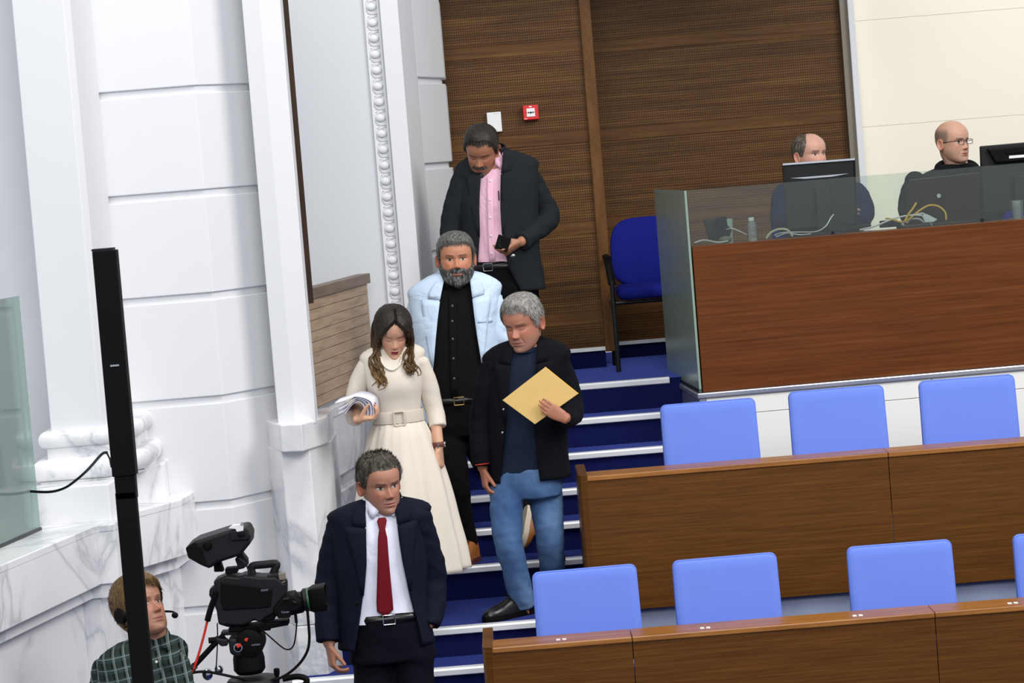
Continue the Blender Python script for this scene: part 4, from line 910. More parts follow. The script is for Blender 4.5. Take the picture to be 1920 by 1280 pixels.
def hand(mb, wrist, d, n, t, curl=(25, 30, 20), spread=.0, k=1.0, thumb=(.55, .75, .25), thumb_curl=20, per=None, nails=None):
    wrist, d, n, t = Vector(wrist), Vector(d).normalized(), Vector(n).normalized(), Vector(t)
    n = (n-d*n.dot(d)).normalized(); t = (t-d*t.dot(d)-n*t.dot(n)).normalized(); rings = []
    for q, wd, th, cz in ((-.02, .026, .019, 0), (0, .027, .018, 0), (.03, .036, .0165, .002), (.06, .041, .0145, .003), (.085, .041, .0125, .001), (.096, .036, .009, 0)):
        c = wrist+d*(q*k)+n*(cz*k); rings.append([c+t*(wd*k*math.copysign(abs(math.cos(a))**.75, math.cos(a)))+n*(th*k*math.copysign(abs(math.sin(a))**.85, math.sin(a))) for a in np.linspace(0, 2*math.pi, 18, endpoint=False)])
    mb.loft(rings); tips = []
    for i, (off, ln, r_, b0) in enumerate(((.0295, .072, .0088, .084), (.0100, .080, .009, .089), (-.0098, .074, .0085, .086), (-.0285, .058, .0076, .078))):
        cu = curl if per is None else per[i]; dirv = (d+t*(spread*off/.03)).normalized(); p0 = wrist+d*((b0-.012)*k)+t*(off*k); pts = [p0, wrist+d*(b0*k)+t*(off*k)]; ang = 0
        for fr, c in zip((.44, .31, .25), cu):
            ang += math.radians(c); v = dirv*math.cos(ang)+n*math.sin(ang); pts.append(pts[-1]+v*(ln*fr*k))
        mb.tube(pts, [r_*k*.95, r_*k, r_*k*.95, r_*k*.88, r_*k*.72], 10, dome=True); tips.append((pts[-1], v, (n*math.cos(ang)-dirv*math.sin(ang))*-1, r_*k*.72))
    th0 = wrist+d*(.018*k)+t*(.022*k); v = (d*thumb[0]+t*thumb[1]+n*thumb[2]).normalized(); p1 = th0+v*(.034*k); a = math.radians(thumb_curl)
    v2 = (v*math.cos(a)+(d*.8+n*.4-t*.2).normalized()*math.sin(a)).normalized(); p2 = p1+v2*(.03*k); v3 = (v2*math.cos(a)+(d*.8+n*.4-t*.3).normalized()*math.sin(a)).normalized(); p3 = p2+v3*(.024*k)
    mb.tube([th0, p1, p2, p3], [.0145*k, .012*k, .0102*k, .0085*k], 10, dome=True); tips.append((p3, v3, -n, .0085*k))
    if nails is not None:
        for q, v, o_, r_ in tips: nails.append((q, v, o_, r_))
class Torso:
    def __init__(s, Y, rows, yaw=0, n=2.35):
        y = math.radians(yaw); s.lat = Vector((math.cos(y), math.sin(y), 0)); s.fwd = Vector((math.sin(y), -math.cos(y), 0)); s.n = n; R_ = []
        for r_ in rows:
            xc_, yc, hw, hf, hb = r_[:5]; dy = r_[5] if len(r_) > 5 else 0; p = P(xc_, yc, Y+dy); R_.append((p.z, p.x, p.y, hw*(Y+dy)/FPX, hf, hb))
        R_.sort(); s.R = np.array(R_); s.z0, s.z1 = s.R[0, 0], s.R[-1, 0]
    def at(s, z, grow=0):
        z = min(max(z, s.z0), s.z1); v = [float(smooth_tab(s.R[:, 0], s.R[:, k], np.array([z]))[0]) for k in range(1, 6)]
        return Vector((v[0], v[1], z)), max(v[2]+grow, .02), max(v[3]+grow, .02), max(v[4]+grow, .02)
    def sect(s, z, ph, grow=0):
        c, hw, hf, hb = s.at(z, grow); out = []
        for a in ph:
            sn, cs = math.sin(a), math.cos(a); out.append(c+s.lat*(hw*math.copysign(abs(sn)**(2/s.n), sn))+s.fwd*((hf if cs > 0 else hb)*math.copysign(abs(cs)**(2/s.n), cs)))
        return out
    def phi(s, z, x, grow=0):
        c, hw, hf, hb = s.at(z, grow); t = max(-.999, min(.999, x/hw)); return math.asin(math.copysign(abs(t)**(s.n/2), t))
    def front(s, z, x, off=0, grow=0): return s.sect(z, [s.phi(z, x, grow+off)], grow+off)[0]
    def lx(s, px, py, Y):     # photo point on the front -> lateral offset and height
        p = P(px, py, Y); c = s.at(p.z)[0]; return (Vector((p.x, p.y, 0))-Vector((c.x, c.y, 0))).dot(s.lat)/1.0, p.z
def shell(T, z0, z1, nz, mat, name, parent, grow=0, n=48, wr=.0, thick=0, seed=0, cap=False):
    ph = np.linspace(0, 2*math.pi, n, endpoint=False); mb = MB(); mb.loft([T.sect(z, ph, grow) for z in np.linspace(z0, z1, nz)], cap, cap); o = mb.build(name, mat, parent, smooth='all')
    if wr: displace(o, wr, (14, 14, 9), seed)
    if thick: solidify(o, thick)
    return o
def curve_fn(pts):   # list of (x, z)
    pts = sorted(pts, key=lambda q: q[1]); zs_ = [q[1] for q in pts]; xs = [q[0] for q in pts]; return lambda z: float(np.interp(z, zs_, xs))
def jacket(T, root, mat, L, R, z0, z1, grow=0, wr=.003, seed=0, name='jacket', nz=44, back_z0=None):
    rings = []
    for z in np.linspace(z0, z1, nz):
        a0, a1 = T.phi(z, R(z), grow), 2*math.pi+T.phi(z, L(z), grow); rings.append(T.sect(z, np.linspace(a0, a1, 60), grow))
    o = MB().loft(rings, False, False, closed=False).build(name, mat, root, smooth='all')
    # recalc keeps a shell consistent, make it face outwards
    me = o.data; me.update(); 
    cen = Vector((0, 0, 0))
    for v in me.vertices: cen += v.co
    cen /= len(me.vertices); vote = sum(1 if p_.normal.dot(Vector((p_.center.x-cen.x, p_.center.y-cen.y, 0))) > 0 else -1 for p_ in me.polygons)
    if vote < 0: me.flip_normals()
    if wr: displace(o, wr, (10, 10, 7), seed)
    solidify(o, .007); return o
def patch(T, root, mat, name, rows, off, thick=.003, grow=0, cols=5, sub=True):
    # rows: (z, x_in, x_out[, z_out]) ; a cloth strip laid on the front of the torso
    rings = []
    for r_ in rows:
        z, xi, xo = r_[:3]; zo = r_[3] if len(r_) > 3 else z; rings.append([T.front(lerp(z, zo, k/(cols-1)), lerp(xi, xo, k/(cols-1)), off, grow) for k in range(cols)])
    o = MB().loft(rings, False, False, closed=False).build(name, mat, root, smooth='all'); f = T.fwd
    me = o.data
    if sum(1 if p_.normal.dot(f) > 0 else -1 for p_ in me.polygons) < 0: me.flip_normals()
    solidify(o, thick, 1); return o
def lapels(T, root, mat, L, R, zb_, zt_, w_=.075, grow=0, off=.004):
    h = zt_-zb_
    for fn, sg in ((L, -1), (R, 1)):
        rows = [(zb_+h*t, fn(zb_+h*t)-sg*.004, fn(zb_+h*t)+sg*max(.006, w_*wf), zb_+h*(t+sl)) for t, wf, sl in ((0, .05, 0), (.15, .28, .0), (.35, .55, 0), (.55, .8, .01), (.70, 1.0, .02), (.76, 1.04, .045))]
        patch(T, root, mat, 'lapel', rows, off-.002, .0025, grow)
        rows = [(zb_+h*t, fn(zb_+h*t)-sg*.004, fn(zb_+h*t)+sg*w_*wf, zb_+h*(t+sl)) for t, wf, sl in ((.775, .66, .03), (.84, .70, .03), (.92, .58, .02), (1.0, .42, .0))]
        patch(T, root, mat, 'collar_leaf', rows, off-.001, .0025, grow)
def back_collar(T, root, mat, z, h=.035, grow=0):
    a = np.linspace(math.radians(48), math.radians(312), 40)
    c, hw, hf, hb = T.at(T.z1); el = lambda k, dz: [c+T.lat*(math.sin(t)*(hw+k))+T.fwd*(math.cos(t)*(hf+k))+UPZ*(dz-.02*math.cos(t)) for t in a]
    o = MB().loft([el(.02, -.022), el(.013, .004), el(.006, .012)], False, False, closed=False).build('collar', mat, root, smooth='all'); solidify(o, .006, 0); return o
def sleeve(root, pts, radii, mat, n=8, wr=.05, seed=0, name='sleeve', cuff=True, dome=True):
    path = catmull(pts, n); rd = resample(radii, n); L_ = len(path); rr = []
    for i, r_ in enumerate(rd):
        ra, rb = r_ if hasattr(r_, '__len__') else (r_, r_); rr.append((ra, rb))
    mb = MB(); mb.tube(path, rr, 22, caps=True, dome=False)
    if dome: mb.ball(path[0], (rr[0][0]*.98, rr[0][1]*.98, rr[0][0]*.98), 20, 10)
    o = mb.build(name, mat, root, smooth='all'); remesh(o, .008, 3)
    if wr: displace(o, wr*.06, (14, 14, 24), seed); displace(o, wr*.02, (40, 40, 60), seed+5)
    return o
def resample_t(v, n): return v
def trousers(root, mat, T, zt_, zc, legs, wr=.004, seed=0, name='trousers', voxel=.009, grow=0.0):
    ph = np.linspace(0, 2*math.pi, 32, endpoint=False); mb = MB(); mb.loft([T.sect(z, ph, grow) for z in np.linspace(zc, zt_, 8)])
    for pts, rad in legs: mb.tube(catmull(pts, 6), resample2(rad, 6), 20)
    o = mb.build(name, mat, root, smooth='all'); remesh(o, voxel, 3)
    if wr: displace(o, wr, (11, 11, 13), seed); displace(o, wr*.5, (26, 26, 34), seed+2)
    return o
def resample2(vals, n):
    vals = [(v, v) if not hasattr(v, '__len__') else v for v in vals]; out = []
    for i in range(len(vals)-1):
        for j in range(n): out.append((lerp(vals[i][0], vals[i+1][0], j/n), lerp(vals[i][1], vals[i+1][1], j/n)))
    out.append(vals[-1]); return out
resample = lambda vals, n: resample2(vals, n)
def shoe(root, heel, d, mat, L_=.28, up=UPZ, sole='black_matte', h=.105, name='shoe', w=1.0):
    heel, d, up = Vector(heel), Vector(d).normalized(), Vector(up); up = (up-d*up.dot(d)).normalized(); s_ = d.cross(up)
    def outline(q, wd, ht, zl): 
        c = heel+d*(q*L_); return [c+s_*(wd*w*math.copysign(abs(math.cos(a))**.8, math.cos(a)))+up*(zl+max(0, math.sin(a))**.8*ht if math.sin(a) > 0 else zl+.0) for a in np.linspace(0, 2*math.pi, 20, endpoint=False)]
    rings = [outline(*q) for q in ((0, .012, .05, .026), (.02, .026, h*.75, .026), (.1, .034, h, .026), (.25, .035, h*1.02, .026), (.38, .035, h*.82, .026), (.52, .039, h*.6, .022), (.68, .045, h*.46, .018), (.82, .044, h*.38, .018), (.93, .034, h*.27, .019), (.985, .019, .02, .02), (1.0, .006, .01, .021))]
    o = MB().loft(rings).build(name, mat, root, smooth=True, angle=75)
    so = []
    for zz, g in ((0, .002), (.02, .004), (.026, .004)):
        loop = []
        for q, wd in ((0, .02), (.05, .031), (.2, .036), (.45, .037), (.68, .047), (.85, .043), (.96, .026), (1.01, .008)): loop.append((q, wd+g))
        so.append([heel+d*(q*L_)+s_*(wd*w)+up*zz for q, wd in loop]+[heel+d*(q*L_)-s_*(wd*w)+up*zz for q, wd in loop[::-1]])
    MB().loft(so).build('sole', sole, o, smooth=True)
    for q in (.40, .46, .52):
        c = heel+d*(q*L_)+up*(.03+interp(q, [.38, .52], [h*.8, h*.62])); MB().tube([c-s_*.018, c+up*.004, c+s_*.018], .003, 6).build('lace', 'black_matte' if mat != 'leather_tan' else 'leather_brown', o, smooth=True)
    return o
def assemble_body(root, parts_mb, head, cols, skin_col, voxel=.005, name='body'):
    tmp = parts_mb.build('tmp', 'skin', root); remesh(tmp, voxel, 1); me = tmp.data; nv = len(me.vertices); co = np.zeros(nv*3); me.vertices.foreach_get('co', co)
    org = np.array(root['_o']); verts = [tuple(v) for v in co.reshape(-1, 3)]; faces = [tuple(p_.vertices) for p_ in me.polygons]
    base = np.array(srgb(skin_col)[:3]); C_ = [np.tile(base, (nv, 1))]
    hv = head.world(head.loc.reshape(-1, 3))-org; o_ = len(verts); verts += [tuple(v) for v in hv]; faces += [tuple(i+o_ for i in f) for f in head.grid_faces()]
    k = head.NC; faces.append(tuple(o_+j for j in range(k))); faces.append(tuple(o_+(head.NR-1)*k+j for j in range(k))[::-1]); C_.append(cols)
    for s_ in (-1, 1):
        ev, ef = ear_mesh(head, s_); ev = head.world(ev)-org; o_ = len(verts); verts += [tuple(v) for v in ev]; faces += [tuple(i+o_ for i in f) for f in ef]; C_.append(np.tile(base*np.array([1, .80, .76]), (len(ev), 1)))
    bpy.data.objects.remove(tmp); me = bpy.data.meshes.new(name); me.from_pydata(verts, [], faces); me.update(); me.materials.append(M['skin'])
    bm = bmesh.new(); bm.from_mesh(me); bmesh.ops.recalc_face_normals(bm, faces=bm.faces); bm.to_mesh(me); bm.free()
    at = me.color_attributes.new('Col', 'FLOAT_COLOR', 'POINT'); A = np.ones((len(verts), 4)); A[:, :3] = np.concatenate(C_); at.data.foreach_set('color', A.ravel())
    me.polygons.foreach_set('use_smooth', [True]*len(me.polygons)); o = bpy.data.objects.new(name, me); C.objects.link(o); o.parent = root; return o
LINE = ([0, 25, 42, 55, 64, 72, 84, 90, 100, 112, 125, 150, 180], [.82, .83, .80, .74, .62, .47, .45, .56, .56, .46, .30, .20, .18])
def hair_shell(h, root, mat, fn, name='hair', rough=.06, strands=0, slen=.02, flow=None, sw=.0013, seed=1, lift=.35, nsc=700):
    ph = np.degrees(np.where(h.PH > math.pi, 2*math.pi-h.PH, h.PH)); th = fn(ph, h.Z, h.X)*h.k
    L_ = h.loc.reshape(-1, 3); cen = np.array([0, -.005, .02])*h.k; nr = L_-cen; nr /= np.linalg.norm(nr, axis=1)[:, None]; t_ = th.ravel()
    ns = snoise(L_*np.array([1, 1, .45]), nsc)*rough+snoise(L_, nsc*.35)*rough*.7
    off = np.where(t_ > 0, t_*(1+ns), -.003); W = h.world(L_+nr*off[:, None])
    mask = t_ > .0003; fs = h.grid_faces(mask); used = sorted({i for f in fs for i in f}); mp = {v: i for i, v in enumerate(used)}
    mb = MB(); mb.add([W[i] for i in used], [tuple(mp[i] for i in f) for f in fs])
    if mask[(h.NR-1)*h.NC:].all(): mb.f.append(tuple(mp[(h.NR-1)*h.NC+j] for j in range(h.NC))); mb.mi.append(0)
    o = mb.build(name, mat, root, smooth='all')
    if strands:
        rg = np.random.default_rng(seed); cand = np.nonzero(t_ > .0025)[0]; wgt = np.abs(np.sin(h.Z.ravel()[cand]*math.pi))+.15; cand = rg.choice(cand, strands, p=wgt/wgt.sum()); sb = MB(); A = np.array([h.lat, h.fwd, h.up])
        for i in cand:
            n_l = nr[i]; fl = flow(L_[i], rg) if flow else np.array([0, 1, -.3]); fl = fl-n_l*fl.dot(n_l); fl = fl/(np.linalg.norm(fl)+1e-6); fl = fl+rg.normal(0, .13, 3)
            p0 = L_[i]+n_l*t_[i]*.55; ln = slen*rg.uniform(.6, 1.2)*h.k; d1 = fl*(1-lift)+n_l*lift; p1 = p0+d1*ln*.5; d2 = fl*(1-lift*.6)+n_l*lift*.45; p2 = p1+d2*ln*.5
            sd = np.cross(d1, n_l); sd = sd/(np.linalg.norm(sd)+1e-6)*sw*rg.uniform(.6, 1.2)
            q = [p0-sd, p0+sd, p1+sd*.8, p1-sd*.8, p2]; q = [tuple(v) for v in h.world(np.array(q))]; sb.add(q, [(0, 1, 2, 3), (3, 2, 4)])
        sb.build('hair_strands', mat, o, smooth='all')
    return o
def std_hair(T=.012, top=.02, line=LINE, side=None):
    def fn(ph, Z, X):
        ln = np.interp(ph, line[0], line[1]); f = smoothstep(0, .07, Z-ln); return np.where(Z > ln, (T+(top-T)*smoothstep(.72, .95, Z))*f+.001, 0)
    return fn
def tie_shape(T, root, mat, zk, zt_, xk=0, xt=0, grow=0, wk=.018, wt=.042):
    h = zk-zt_; rows = []
    for t, wd in ((0, .014), (.03, wk), (.085, wk*.72), (.11, wk*.62), (.2, wk*.95), (.5, wt*.74), (.85, wt), (.94, wt), (1.0, .002)):
        z = zk-h*t; x = lerp(xk, xt, t); rows.append((z, x-wd, x+wd))
    return patch(T, root, mat, 'necktie', rows, .008, .006, grow, 7)
def buttons(T, root, pts, mat='shirt_button', r_=.0055, grow=0, off=.004):
    for x, z in pts:
        c = T.front(z, x, off, grow); MB().lathe(c, [(r_*.6, -.001), (r_, 0), (r_, .002), (r_*.6, .003)], 10, T.fwd).build('button', mat, root, smooth=True)
def belt(T, root, z, mat='leather_black', h=.034, grow=.006, buckle='chrome', bx=0):
    ph = np.linspace(0, 2*math.pi, 48, endpoint=False); o = MB().loft([T.sect(z-h/2, ph, grow), T.sect(z, ph, grow+.002), T.sect(z+h/2, ph, grow)], False, False).build('belt', mat, root, smooth='all'); solidify(o, .004)
    if buckle:
        c = T.front(z, bx, .006, grow); l_, f_ = T.lat, T.fwd
        pts = [c+l_*x+UPZ*zz+f_*.003 for x, zz in ((-.024, -.019), (.024, -.019), (.024, .019), (-.024, .019), (-.024, -.019))]
        MB().tube(pts, .0032, 8).build('buckle', buckle, o, smooth=True)
    return o
def shirt_collar(T, root, mat, zc, r_=.066, cx=None, drop=.045, gap=.012, spread=.055, h=.035):
    c = T.at(zc)[0]; l_, f_ = T.lat, T.fwd; c = c+f_*.008
    a = np.linspace(math.radians(12), math.radians(348), 40); rg = lambda z, r2: [c+l_*(math.sin(t)*r2)+f_*(math.cos(t)*r2*1.05)+UPZ*(z-.025*math.cos(t)) for t in a]
    o = MB().loft([rg(-.015, r_+.004), rg(h, r_)], False, False, closed=False).build('collar_band', mat, root, smooth='all'); solidify(o, .003, 0)
    for s_ in (-1, 1):
        pts = []
        for t in np.linspace(12, 120, 10):
            t2 = math.radians(t)*s_; base = c+l_*(math.sin(t2)*(r_+.001))+f_*(math.cos(t2)*r_*1.05)+UPZ*(h-.025*math.cos(t2)); k = max(0, 1-(abs(t-26)/14.0 if t < 26 else (t-26)/34.0))
            low = c+l_*(math.sin(t2)*(r_+.010)+s_*.014*k)+f_*(math.cos(t2)*(r_+.010)*1.05+.012*k)+UPZ*(h-.030-drop*.8*k-.025*math.cos(t2)); pts.append((base, (base+low)/2+l_*s_*.002+f_*.003, low))
        o = MB().loft([list(q) for q in pts], False, False, closed=False).build('collar_leaf', mat, root, smooth='all'); solidify(o, .003, 0)
# ================================================================== people
def person(label, loc): return thing('person', label, 'person', loc)
def edge_fn(T, pts, Y): return curve_fn([T.lx(x, y, Y) for x, y in pts])
def core(mb, T, z0, z1, k=.82):
    ph = np.linspace(0, 2*math.pi, 24, endpoint=False); rings = []
    for z in np.linspace(z0, z1, 12):
        c = T.at(z)[0]; rings.append([c+(q-c)*k for q in T.sect(z, ph)])
    mb.loft(rings)
def limb(mb, pts, rad, n=5): mb.tube(catmull(pts, n), resample2(rad, n), 14, dome=True)
def nails_build(root, nails, mat):
    for q, v, o_, r_ in nails:
        c = q+o_*(r_*.72)+v*(r_*.25); s_ = v.cross(o_).normalized(); MB().ball(c, (r_*.72, r_*1.05, r_*.36), 10, 6, (s_, v, o_)).build('nail', mat, root, smooth='all')
flow_back = lambda L_, rg: np.array([L_[0]*4, -1, -.2 if L_[2] < .05 else .15])
flow_down = lambda L_, rg: np.array([L_[0]*3, -.25, -1.0])
flow_fwd = lambda L_, rg: np.array([rg.normal(0, .3), .8, -.1]) if L_[2] > .06 else np.array([0, -.35, -1])

# ---------------------------------------------------------------- man in the navy suit and red tie
Y = 11.3; Q = lambda x, y, dy=0: P(x, y, Y+dy); zf = .451
r = person('man in navy suit and dark red tie, hand in pocket, lowest on the steps', (Q(735, 1200).x, Y+.06, zf))
T = Torso(Y, [(718, 930, 27, .058, .056), (716, 936, 48, .068, .07), (713, 944, 74, .075, .082), (711, 953, 92, .08, .09), (711, 975, 91, .10, .108), (713, 1030, 88, .122, .125), (715, 1080, 86, .125, .12), (718, 1130, 84, .125, .115), (722, 1170, 87, .13, .12), (726, 1225, 93, .135, .125)], 8)
L = edge_fn(T, [(688, 935), (685, 970), (685, 1060), (681, 1110), (675, 1150), (664, 1215)], Y-.12); R_ = edge_fn(T, [(747, 930), (746, 970), (754, 1040), (765, 1090), (777, 1145), (794, 1215)], Y-.12)
zb0, zt0 = Q(722, 1207).z, T.z1
jacket(T, r, 'navy_suit', L, R_, zb0, zt0-.006, .004, .005, 1); lapels(T, r, 'navy_suit', L, R_, Q(715, 1105).z, Q(714, 943).z, .08, .004); back_collar(T, r, 'navy_suit', zt0+.012)
sh = shell(T, Q(722, 1160).z, zt0-.004, 30, 'lilac_shirt', 'shirt', r, -.014, wr=.003, seed=3); shirt_collar(T, sh, 'lilac_shirt', zt0-.03, .064)
zk = Q(716, 966).z; tie_shape(T, r, 'tie_red', zk, Q(722, 1146).z, T.lx(716, 966, Y-.1)[0], T.lx(722, 1146, Y-.12)[0], -.012, .02, .033)
patch(T, sh, 'lilac_shirt', 'placket', [(z, T.lx(719, 1000, Y-.1)[0]-.016, T.lx(719, 1000, Y-.1)[0]+.016) for z in np.linspace(Q(720, 1145).z, Q(716, 985).z, 8)], .003, .001, -.014)
zbelt = Q(730, 1152).z
buttons(T, r, [(L(Q(690, 1120).z)-.02, Q(690, 1120).z)], 'black_plastic', .009, .006)
PT = Torso(Y, [(728, 1140, 72, .115, .11), (730, 1165, 74, .12, .115), (735, 1200, 80, .12, .125), (738, 1235, 84, .12, .13)], 8)
belt(PT, r, zbelt, grow=.004, bx=PT.lx(728, 1152, Y-.1)[0])
ka = [Vector((Q(705, 1280).x-.0, Y+.0, zf+.09)), Vector((Q(775, 1280).x+.02, Y+.1, zf+.09))]
trousers(r, 'navy_trousers', PT, Q(730, 1145).z, Q(738, 1235).z, [([Q(702, 1215), Q(704, 1310, -.02), lerp(Q(704, 1310), ka[0], .5), ka[0]], [(.085, .09), (.082, .085), .07, .062]), ([Q(775, 1212), Q(778, 1310, -.01), lerp(Q(778, 1310), ka[1], .5), ka[1]], [(.085, .09), (.082, .085), .07, .062])], seed=2)
for a in ka: shoe(r, Vector((a.x, a.y+.07, zf)), (.1, -1, 0), 'leather_black')
sl = sleeve(r, [Q(643, 985), Q(627, 1045, .01), Q(616, 1110, .0), Q(615, 1160, -.03), Q(616, 1203, -.06)], [(.06, .07), (.06, .066), (.055, .06), (.05, .055), (.047, .05)], 'navy_suit', seed=1)
sl = sleeve(r, [Q(777, 966), Q(796, 1025, .03), Q(810, 1080, .05), Q(812, 1130, .02), Q(804, 1172, -.02)], [(.06, .07), (.06, .066), (.056, .06), (.052, .056), (.047, .05)], 'navy_suit', seed=4, wr=.08)
H_ = Head(Q(713, 906, -.02), 24, 8, 3, .238, 1.0, 1.03); sk = 'b27e67'
mb = MB(); core(mb, T, Q(722, 1150).z, zt0-.01, .8); limb(mb, [Q(717, 985, .02), Q(716, 955, .01), H_.pt(0, -.02, -.05)], [.07, .062, .06])
limb(mb, [Q(642, 992), Q(616, 1110), Q(617, 1205, -.06)], [.036, .034, .026]); limb(mb, [Q(777, 970), Q(810, 1082, .05), Q(803, 1168, -.02)], [.036, .034, .026])
hand(mb, Q(617, 1206, -.06), (.05, -.10, -1), (1, .3, .0), (.35, -1, 0), (38, 38, 25), .1, 1.0, (.75, .35, .45), 10)
hand(mb, Q(798, 1175, .0), (-.3, .05, -1), (-1, .1, 0), (0, -1, 0), (10, 10, 10), .0, .8, (.9, .1, .1), 2)
for a, hp in zip(ka, (Q(702, 1215), Q(775, 1212))): limb(mb, [hp, lerp(hp, a, .5), a+V(0, .02, -.05)], [.07, .055, .04])
cols = H_.colours(sk, 'a5685c', '40352c', 'open', .6, ('8a6f63', .35)); assemble_body(r, mb, H_, cols, 'b07a60')
hair_shell(H_, r, 'hair_pepper', std_hair(.007, .013, (LINE[0], [.80, .81, .79, .74, .63, .47, .46, .56, .56, .46, .30, .2, .18])), strands=5000, slen=.036, flow=lambda L_, rg: np.array([L_[0]*3, .35 if L_[2] > .05 else -.3, .9]), lift=.55, sw=.0014)

# ---------------------------------------------------------------- man in black jacket and jeans with the envelope
Y = 13.05; Q = lambda x, y, dy=0: P(x, y, Y+dy); zf = NZ[6]+.001
r = person('grey haired man in black jacket, dark tee and jeans holding a yellow envelope', (Q(985, 1160).x, Y, zf))
T = Torso(Y, [(985, 634, 25, .062, .058), (985, 640, 44, .072, .07), (986, 648, 64, .08, .085), (986, 658, 78, .088, .095), (986, 685, 78, .108, .11), (986, 740, 74, .125, .125), (987, 800, 74, .128, .122), (990, 860, 76, .13, .125), (994, 905, 78, .13, .13)], -8)
L = edge_fn(T, [(960, 636), (954, 690), (949, 760), (946, 820), (936, 900)], Y-.12); R_ = edge_fn(T, [(1006, 634), (1006, 690), (1003, 760), (1004, 820), (1014, 905)], Y-.12)
zb0, zt0 = Q(993, 897).z, T.z1
jacket(T, r, 'black_jacket', L, R_, zb0, zt0-.004, .004, .005, 5); lapels(T, r, 'black_jacket', L, R_, Q(985, 790).z, Q(985, 647).z, .075, .004); back_collar(T, r, 'black_jacket', zt0+.012)
shell(T, Q(985, 892).z, zt0-.04, 30, 'navy_tee', 'tee_shirt', r, -.014, wr=.005, seed=8)
a = np.linspace(0, 2*math.pi, 40, endpoint=False); c0 = T.at(zt0-.035)[0]
MB().tube([c0+T.lat*(math.sin(t)*.072)+T.fwd*(.012+math.cos(t)*.074)+UPZ*(-.004-.022*math.cos(t)) for t in list(a)+[0]], .006, 8).build('neck_rib', 'navy_tee', r, smooth='all')
for zz in (Q(948, 763).z, Q(948, 806).z): buttons(T, r, [(L(zz)-.012, zz)], 'chrome', .005, .006)
PT = Torso(Y, [(985, 870, 68, .115, .12), (988, 890, 68, .12, .125), (990, 915, 66, .118, .125), (992, 930, 62, .11, .12)], -8)
kl = [Q(950, 915, -.02), Q(951, 1000, -.12), Q(966, 1070, -.1), Q(981, 1134, -.03)]; kr = [Q(1022, 918, .03), Q(1030, 1000, .0), Q(1036, 1070, .12), Q(1040, 1120, .25)]
trousers(r, 'denim', PT, Q(985, 875).z, Q(992, 930).z, [(kl, [(.08, .085), (.068, .072), (.06, .062), (.063, .065)]), (kr, [(.078, .085), (.066, .072), .06, .06])], wr=.0045, seed=11, name='jeans')
shoe(r, Vector((Q(1003, 1150).x, 13.06, zf)), (-.80, -.60, 0), 'leather_black', .30, h=.115)
shoe(r, Vector((kr[-1].x, 13.75, NZ[5]+.002)), (.1, -1, 0), 'leather_black', .28)
sleeve(r, [Q(927, 686), Q(912, 740, .0), Q(903, 795, .01), Q(903, 840, -.02), Q(905, 874, -.04)], [(.055, .068), (.057, .064), (.053, .058), (.05, .053), (.047, .049)], 'black_jacket', seed=7, wr=.06)
sleeve(r, [Q(1044, 681), Q(1061, 725, .01), Q(1073, 765, -.02), Q(1068, 780, -.16), Q(1059, 784, -.30)], [(.056, .068), (.058, .064), (.056, .058), (.052, .052), (.047, .047)], 'black_jacket', seed=9, wr=.08)
H_ = Head(Q(981, 605, -.03), -30, 14, 2, .25, 1.03, 1.08); sk = 'b57c64'
mb = MB(); core(mb, T, Q(988, 885).z, zt0-.01, .8); limb(mb, [Q(985, 675, .03), Q(985, 645, .01), H_.pt(0, -.02, -.05)], [.075, .07, .066])
limb(mb, [Q(920, 688), Q(903, 795), Q(905, 876, -.04)], [.036, .034, .026]); limb(mb, [Q(1053, 680), Q(1073, 765, -.02), Q(1059, 784, -.32)], [.036, .034, .026])
hand(mb, Q(905, 876, -.04), (.05, -.10, -1), (1, .2, 0), (.3, -1, 0), (25, 32, 25), .1, 1.0, (.8, .35, .4), 8)
ev_y = -.31
hand(mb, Q(1059, 784, -.340), (-.80, -.02, .56), (.0, 1, .0), (.5, 0, .8), (4, 4, 4), .05, .84, (.55, .1, .85), 10)
for kk in (kl, kr): limb(mb, [kk[0], kk[1], kk[3]-V(0, 0, .04)], [.07, .05, .038])
cols = H_.colours(sk, 'a56a5f', '6a5a4c', 'down', 0, ('8d7468', .45)); assemble_body(r, mb, H_, cols, 'b0765c')
hair_shell(H_, r, 'hair_silver', std_hair(.010, .019), strands=3800, slen=.03, flow=flow_fwd, lift=.15, sw=.0017)
MB().lathe(Q(904, 870, -.09), [(.033, -.002), (.034, 0), (.033, .002)], 20, (.05, -.1, -1)).build('red_thread', 'red_cable', r, smooth=True)
# the envelope
q = [P(x, y, Y-.285-dy) for x, y, dy in ((1022, 688, .0), (1084, 738, .02), (1003, 795, .03), (942, 750, .01))]
en_ = thing('envelope', 'large yellow paper envelope held up by the man in jeans', 'envelope', sum(q, Vector())/4)
nv = (q[1]-q[0]).cross(q[3]-q[0]).normalized(); nv = nv if nv.y > 0 else -nv
MB().prism(q, nv*.006).build('body', ['manila'], en_, bevel=.001)
MB().prism([q[0]+nv*.001, q[1]+nv*.001, q[1]+nv*.007, q[0]+nv*.007], (q[0]-q[3]).normalized()*.003).build('edge_fold', 'manila_edge', en_)

